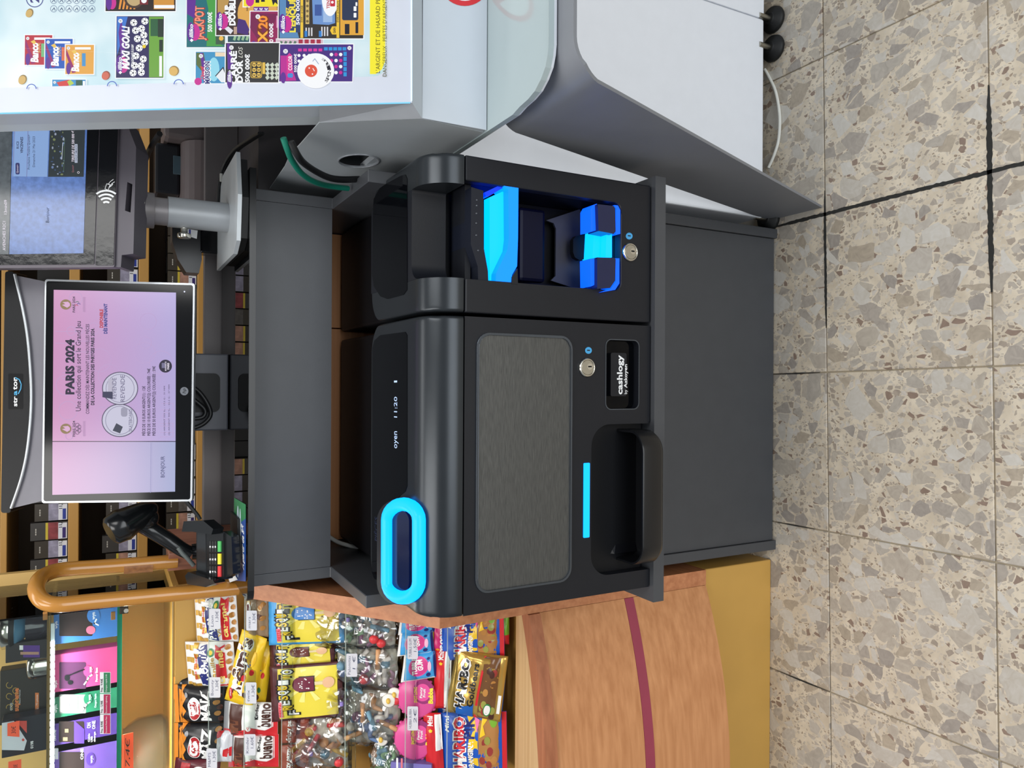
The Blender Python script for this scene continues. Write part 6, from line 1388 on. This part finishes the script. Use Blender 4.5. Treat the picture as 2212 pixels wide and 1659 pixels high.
# clear gummy bags
M_FILM = film('bag_film', .13); GUM = [cm('gum_red', (216, 60, 64), .35), cm('gum_white', (232, 226, 214), .4), cm('gum_teal', (112, 150, 168), .4), cm('gum_green', (130, 168, 120), .4), cm('gum_peach', (214, 160, 110), .4), cm('gum_violet', (160, 110, 140), .4), cm('gum_brown', (170, 130, 100), .4), cm('gum_yellow', (226, 186, 80), .35), cm('gum_blue', (96, 120, 160), .4)]
def gummies(c, lab, seed, items, knot=None, n=10, pal=None):
    b = Bag('gummy_bag', lab, 'gummy bag', c, M_FILM, d=-.040, t=.030, crimp='none', group='clear gummy bags on the fourth tier', seed=seed, wr=.003, body=False)
    rn = b.rnd; s = b
    bed = MB(); vs = []; fs = []; nb = 16
    for j in range(nb + 1):
        for i in range(nb + 1):
            u, v = .06 + .88 * i / nb, .06 + .88 * j / nb; vs.append(b.base(u, v) + SN * (.18 * max(0, b.h(u, v)) - .003 + .004 * math.sin(23 * u + seed) * math.sin(19 * v + seed * 2)))
    for j in range(nb):
        for i in range(nb): a = j * (nb + 1) + i; fs.append((a, a + 1, a + nb + 2, a + nb + 1))
    bed.add(vs, fs, None, True); bed.build('pale_gummy_fill', mat('pale_gummy_fill', (206, 188, 170), .45, var=.45, vscale=45), b.o)  # pale lumpy sheet added under the gummies to lighten the unlit bag
    for k_ in range(n + 12):
        u, v = rn.uniform(.14, .86), rn.uniform(.12, .84); g = GUM[(pal or range(9))[rn.randrange(len(pal or GUM))]]
        if k_ < len(items): u, v, kind, g = items[k_]; g = GUM[g]
        else: kind = rn.choice(['ball', 'stick', 'worm', 'stick'])
        c0 = b.base(u, v) + SN * (.35 * max(0, b.h(u, v)) + rn.uniform(-.004, .004) + (.010 if k_ < len(items) else 0)); mb = MB()
        a = rn.uniform(0, 6.3); dr = SR * math.cos(a) + SU * math.sin(a)
        if kind == 'ball': mb.ball(c0, .010, .010, .010, n=10); nm = 'gummy_ball'
        elif kind == 'stick': mb.tube([c0 - dr * .020, c0 - dr * .019, c0 + dr * .019, c0 + dr * .020], .005, n=8, radii=[.002, .005, .005, .002]); nm = 'gummy_stick'
        elif kind == 'worm':
            per = SR * -math.sin(a) + SU * math.cos(a); mb.tube([c0 + dr * (.007 * (i - 3)) + per * (.006 * math.sin(i * 1.3)) for i in range(7)], .0045, n=8, radii=[.002, .0045, .005, .005, .005, .0045, .002]); nm = 'gummy_worm'
        elif kind == 'egg':
            mb.lathe([(.0, -.003), (.012, -.002), (.014, 0), (.012, .002), (.0, .003)], c0 + SN * .004, SN, n=16, cap=False); o = mb.build('gummy_egg', GUM[1], b.o)
            MB().ball(c0 + SN * .007, .006, .006, .004, n=10).build('yolk', GUM[7], o); continue
        mb.build(nm, g, b.o)
    b.shell('film', M_FILM, (18, 16))
    if knot:
        kp = Spt(*knot, -.012); fan = MB(); cp = b.base(.5, 1.0)
        for i in range(9):
            a = R_(40 * i); d = (SR * math.cos(a) + SU * math.sin(a)); p1 = kp + d * .032 + SN * rn.uniform(0, .012); p2 = kp + (SR * math.cos(a + .6) + SU * math.sin(a + .6)) * .032 + SN * rn.uniform(0, .012)
            fan.add([kp, p1, p2], [(0, 1, 2)])
        fan.build('twisted_top', film('top_film', .16), b.o); MB().tube([kp - SR * .004, kp + SR * .004], .004, n=8).build('tie', cm('tie_lilac', (150, 130, 200)), b.o)
    return b.o
gummies(box_px(668, 866, 1302, 1402, 0), 'clear gummy bag next to the wooden end panel', 31, [(.3, .25, 'ball', 0), (.2, .18, 'ball', 0), (.75, .3, 'worm', 1), (.5, .2, 'stick', 2), (.4, .45, 'worm', 3), (.6, .5, 'stick', 1)], (752, 1338))
gummies(box_px(720, 868, 1392, 1490, 0), 'clear gummy bag behind the Palomitas price label', 32, [(.32, .5, 'ball', 0), (.7, .7, 'ball', 8), (.62, .82, 'ball', 2), (.25, .12, 'worm', 5), (.4, .3, 'stick', 1), (.75, .3, 'stick', 4), (.2, .62, 'worm', 2)], (738, 1520), pal=[1, 2, 5, 8, 1, 4])
gummies(box_px(738, 872, 1478, 1612, 0), 'clear gummy bag full of fried egg shaped gummies', 33, [(.82, .18, 'egg', 1), (.9, .1, 'egg', 1), (.2, .3, 'egg', 1), (.8, .08, 'ball', 0), (.55, .3, 'worm', 1), (.5, .45, 'stick', 2), (.25, .75, 'stick', 4), (.4, .2, 'stick', 4), (.3, .45, 'worm', 8), (.62, .6, 'stick', 4)], None, pal=[1, 1, 4, 6, 8, 5])
gummies(box_px(620, 760, 1536, 1662, 0), 'clear gummy bag tied with a lilac twist at the left', 34, [(.2, .15, 'ball', 0), (.35, .35, 'ball', 2)], (672, 1628), n=6, pal=[1, 4, 0, 7])
gummies(box_px(800, 874, 1586, 1690, 0), 'clear bag of dark green gummies above the lilac box', 35, [(.4, .5, 'worm', 3), (.6, .3, 'worm', 3)], None, n=6, pal=[3, 3, 2, 6])
# gum cartons
def gumtub(c, lab, seed, d):
    b = Bag('gum_carton', lab, 'gum carton', c, LBL, d=d, t=.012, crimp='none', group='blue gum cartons on the fifth tier', seed=seed, wr=.0003)
    b.rect(0, 1, .90, 1, W_); b.rect(0, .07, 0, 1, W_); b.disc(.55, .48, .36, .30, PNK, 24); b.disc(.55, .48, .33, .27, cm('gumpink', (206, 60, 130)), 24); b.text('TUBBLE', .26, .86, .50, .14, W_, .04, 0, .06); b.text('GUM', .40, .80, .33, .15, W_, .04, 0, .05)
    b.disc(.2, .2, .08, .06, NVY, 12); b.disc(.8, .18, .05, .05, NVY, 12); b.disc(.5, .16, .2, .05, cm('gumpale', (246, 190, 214)), 14); b.rect(0, 1, 0, .05, NVY)
    return b.done()
gumtub([(866, 1474), (874, 1412), (940, 1406), (944, 1462)], 'blue gum carton above the pink gum roll', 41, -.022)
gumtub([(858, 1418), (864, 1364), (934, 1360), (938, 1408)], 'blue gum carton behind the Tubble Gum price label', 42, -.024)
gumtub([(860, 1372), (866, 1326), (936, 1322), (940, 1364)], 'blue gum carton nearest the wooden end panel', 43, -.028)
# gum rolls
for (x, y, lab, sd) in ((903, 1502, 'pink gum roll next to the blue gum cartons', 1), (897, 1592, 'pink gum roll beside the lilac box', 2)):
    c0 = Spt(x, y, -.034); t = thing('gum_roll', lab, 'gum roll', (c0.x, c0.y, c0.z - .03), 'pink gum rolls'); n = 36; rr = .041
    dirv = SN
    mb = MB(); prof = [(rr * .8, 0), (rr * .97, .003), (rr, .007), (rr * .97, .012), (rr * .86, .016), (.0, .0165)]; mb.lathe(prof, c0, dirv, n=40, cap=False); mb.build('shell', cm('rollpink', (222, 84, 150), .28), t)
    for k_ in range(22):
        a = R_(360 / 22 * k_); u = dirv.cross(SR).normalized(); w = dirv.cross(u); p_ = c0 + (u * math.cos(a) + w * math.sin(a)) * (rr * .99) + dirv * .007
        MB().ball(p_, .0035, .0035, .0045, n=6).build('grip', cm('rollpink', (222, 84, 150)), t)
    ff = Face(c0 + dirv * .0168, SR, SU, .00015)
    ff.disc(x + 12, y - 8, 22, 27, cm('rollplum', (150, 52, 110)), 26); ff.disc(x + 10, y - 6, 17, 19, PNK, 22); ff.text('Fancy', x + 9, y + 6, y - 18, 5, W_, .03); ff.text('Fruit', x + 16, y + 4, y - 14, 5, W_, .03); ff.text('SNOT LONG', x - 2, y + 16, y - 18, 6, cm('rollyellow', (240, 220, 70)), .04); ff.text('Bubba', x + 32, y + 18, y - 16, 9, cm('rollyellow', (240, 220, 70)), .05)
    ff.build('print', t)
# slim sachets
b = Bag('pink_sachet', 'slim pink chew sachet beside the blue sweet bag', 'sweet sachet', box_px(934, 966, 1346, 1422, 0), cm('maopink', (206, 40, 110)), t=.006, seed=51, d=-.030); b.rect(0, 1, .86, 1, YEL); b.text('maoam', .1, .9, .15, .4, W_, .04); b.disc(.2, .6, .12, .2, ORG, 12); b.done()
b = Bag('red_sachet', 'slim red sachet standing beside the gold bear bag', 'sweet sachet', box_px(936, 972, 1404, 1530, 4), RED, t=.006, seed=52, d=-.024, group='slim red sachets'); b.rect(.02, .98, .0, .35, W_); b.text('Mini', .84, .98, .45, .3, W_, .03); b.disc(.78, .6, .03, .12, YEL, 5); b.done()
b = Bag('red_sachet', 'slim red sachet at the left beside the lilac box', 'sweet sachet', box_px(922, 960, 1540, 1670, -8), RED, t=.006, seed=53, d=-.020, group='slim red sachets'); b.rect(.4, .98, .0, .35, W_); b.text('Mini', .80, .96, .45, .3, W_, .03); b.disc(.72, .6, .03, .12, YEL, 5); b.done()
# jelly bags
def jelly(c, lab, seed, d):
    b = Bag('jelly_bag', lab, 'sweet bag', c, cm('jellyblue', (28, 84, 184)), d=d, t=.013, crimp='v', group='blue jelly bags on the lowest tier', seed=seed, wr=.0016)
    b.rect(0, 1, .09, .40, cm('jellyclear', (176, 124, 70), .12)); b.poly([(0, .41), (1, .41), (1, .58), (.8, .52), (.4, .56), (0, .50)], YEL)
    for k_ in range(12): b.disc(b.rnd.uniform(.08, .92), b.rnd.uniform(.13, .36), .075, .045, [AMB, cm('jellyred', (150, 58, 50), .2), cm('jellygreen', (150, 150, 70), .2)][k_ % 3], 10)
    b.text('HARIBO', .10, .96, .60, .16, W_, .10); b.k -= 1; b.text('HARIBO', .11, .95, .605, .15, cm('hared', (206, 36, 50)), .04); b.text('ORANGINA', .04, .56, .475, .075, W_, .03); b.text('P!K', .60, .96, .46, .15, NVY, .03); b.text('Mini', .7, .96, .84, .07, W_, .02)
    b.disc(.85, .18, .09, .05, cm('lime', (120, 170, 50)), 14); b.poly([(.62, .38), (.95, .34), (.93, .25), (.8, .33), (.66, .30)], YEL, 1); b.poly([(.7, .42), (.95, .46), (.9, .38)], PNK, 1)
    b.rect(0, 1, .0, .07, RED)
    return b.done()
jelly([(953, 1428), (956, 1326), (1088, 1318), (1090, 1418)], 'blue jelly bag next to the wooden end panel', 61, -.024)
jelly([(950, 1668), (948, 1540), (1094, 1536), (1096, 1664)], 'blue jelly bag at the lower left of the sweets', 62, -.024)
jelly([(944, 1600), (946, 1526), (1060, 1526), (1060, 1600)], 'blue jelly bag mostly hidden under the gold bear bag', 63, -.042)
b = Bag('bear_bag', 'gold foil gummy bag lying askew on the lowest tier', 'sweet bag', [(962, 1536), (986, 1404), (1098, 1418), (1080, 1560)], cm('foil', (196, 158, 80), .2, metal=.55), d=-.012, t=.014, crimp='v', seed=64, wr=.002)
b.rect(.03, .97, .12, .42, cm('bearclear', (110, 74, 44), .12)); 
for k_ in range(12): b.disc(b.rnd.uniform(.08, .92), b.rnd.uniform(.15, .38), .06, .05, [AMB, cm('jellyred', (150, 58, 50)), BRN, cm('jellygreen', (150, 150, 70))][k_ % 4], 10)
b.poly([(0, .44), (.98, .40), (.98, .44), (0, .48)], RED); b.text('HARIBO', .12, .92, .68, .16, W_, .10); b.text('HARIBO', .13, .91, .685, .15, BLK, .045); b.text('Goldbears', .2, .86, .51, .11, BLK, .02); b.poly([(0, .5), (.25, .5), (.12, .82), (0, .8)], BLU); b.disc(.18, .25, .10, .07, GRN, 16); b.k -= 0; b.disc(.18, .25, .08, .055, W_, 16); b.rect(.12, .4, .03, .09, W_); b.done()
o = Bag('blue_sachet', 'flat blue sachet edge showing under the gold bear bag', 'sweet sachet', [(1060, 1560), (1078, 1426), (1096, 1428), (1082, 1566)], BLU, t=.004, crimp='none', seed=65, d=-.028).done()
b = Bag('red_jelly_bag', 'red and green edged bag by the wooden end panel', 'sweet bag', box_px(1066, 1100, 1318, 1392, 0), RED, t=.008, crimp='none', seed=66, d=-.034); b.rect(.3, 1, .0, .3, cm('lime', (120, 170, 50))); b.done()
# lilac box at the frame edge
q = [Spt(x, y, -.03) for x, y in ((846, 1700), (852, 1634), (938, 1640), (940, 1700))]
t = thing('lilac_box', 'lilac sweet box standing left of the pink gum roll', 'box', (q[3].x, q[3].y, q[3].z)); MB().prism(q, SN * .022).build('carton', cm('lilacbox', (120, 110, 176), .4), t)
f = Face(q[0] + SN * .0222, SR, SU, .0002); f.rect(856, 860, 1637, 1670, W_); f.rect(866, 870, 1638, 1670, cm('fiestapink', (224, 120, 130))); f.build('print', t)
# handwritten price labels on the glass lips
M_PAPER = mat('label_paper', (232, 232, 238), .6); M_PEN = mat('pen_blue', (88, 90, 120), .6)
def plabel(x0, x1, y0, y1, lip, l1, l2, lab):
    yy = LY[lips.index(lip)][0] - .0034
    t = thing('price_label', lab, 'price label', P((x0 + x1) / 2, (y0 + y1) / 2, Y=yy), 'handwritten price labels')
    MB().prism([P(x, y, Y=yy) for x, y in rrect(x0, x1, y0, y1, 2.5, 3)], (0, .0004, 0)).build('card', M_PAPER, t)
    f = Face((0, yy - .0001, 0), (1, 0, 0), (0, 0, 1), .0001); f.text(l1, x0 + 9, y1 - 5, y0 + max(5, (y1 - y0) - 5 - 6.2 * len(l1)), 5.5, M_PEN, -.005, .15)
    if l2: f.text(l2, x0 + 19.5, y1 - 16, y0 + 4, 6, M_PEN, -.005, .15)
    f.build('lettering', t)
plabel(452, 476, 1315, 1359, 450, 'Lion', '1,30€', 'small white price label reading Lion 1,30€')
plabel(532, 555, 1319, 1362, 527, 'mars', '1,30€', 'small white price label reading mars 1,30€')
plabel(452, 476, 1463, 1507, 450, 'Bounty', '1,30€', 'small white price label reading Bounty 1,30€')
plabel(530, 554, 1474, 1520, 527, 'twix', '1,30€', 'small white price label reading twix 1,30€')
plabel(446, 469, 1617, 1661, 450, 'M&M\'S', '1,30€', 'small white price label reading M&M\'S 1,30€')
plabel(528, 552, 1586, 1632, 527, 'Kinder', '1,60€', 'small white price label reading Kinder 1,60€')
plabel(748, 772, 1412, 1462, 745, 'Palomitas', '1 €', 'small white price label reading Palomitas 1€')
plabel(880, 903, 1374, 1424, 875, 'TUBBLE GUM', '1,50€', 'small white price label reading Tubble Gum 1,50€')
plabel(880, 903, 1526, 1578, 875, 'HUBBA BUBBA', '2€', 'small white price label reading Hubba Bubba 2€')
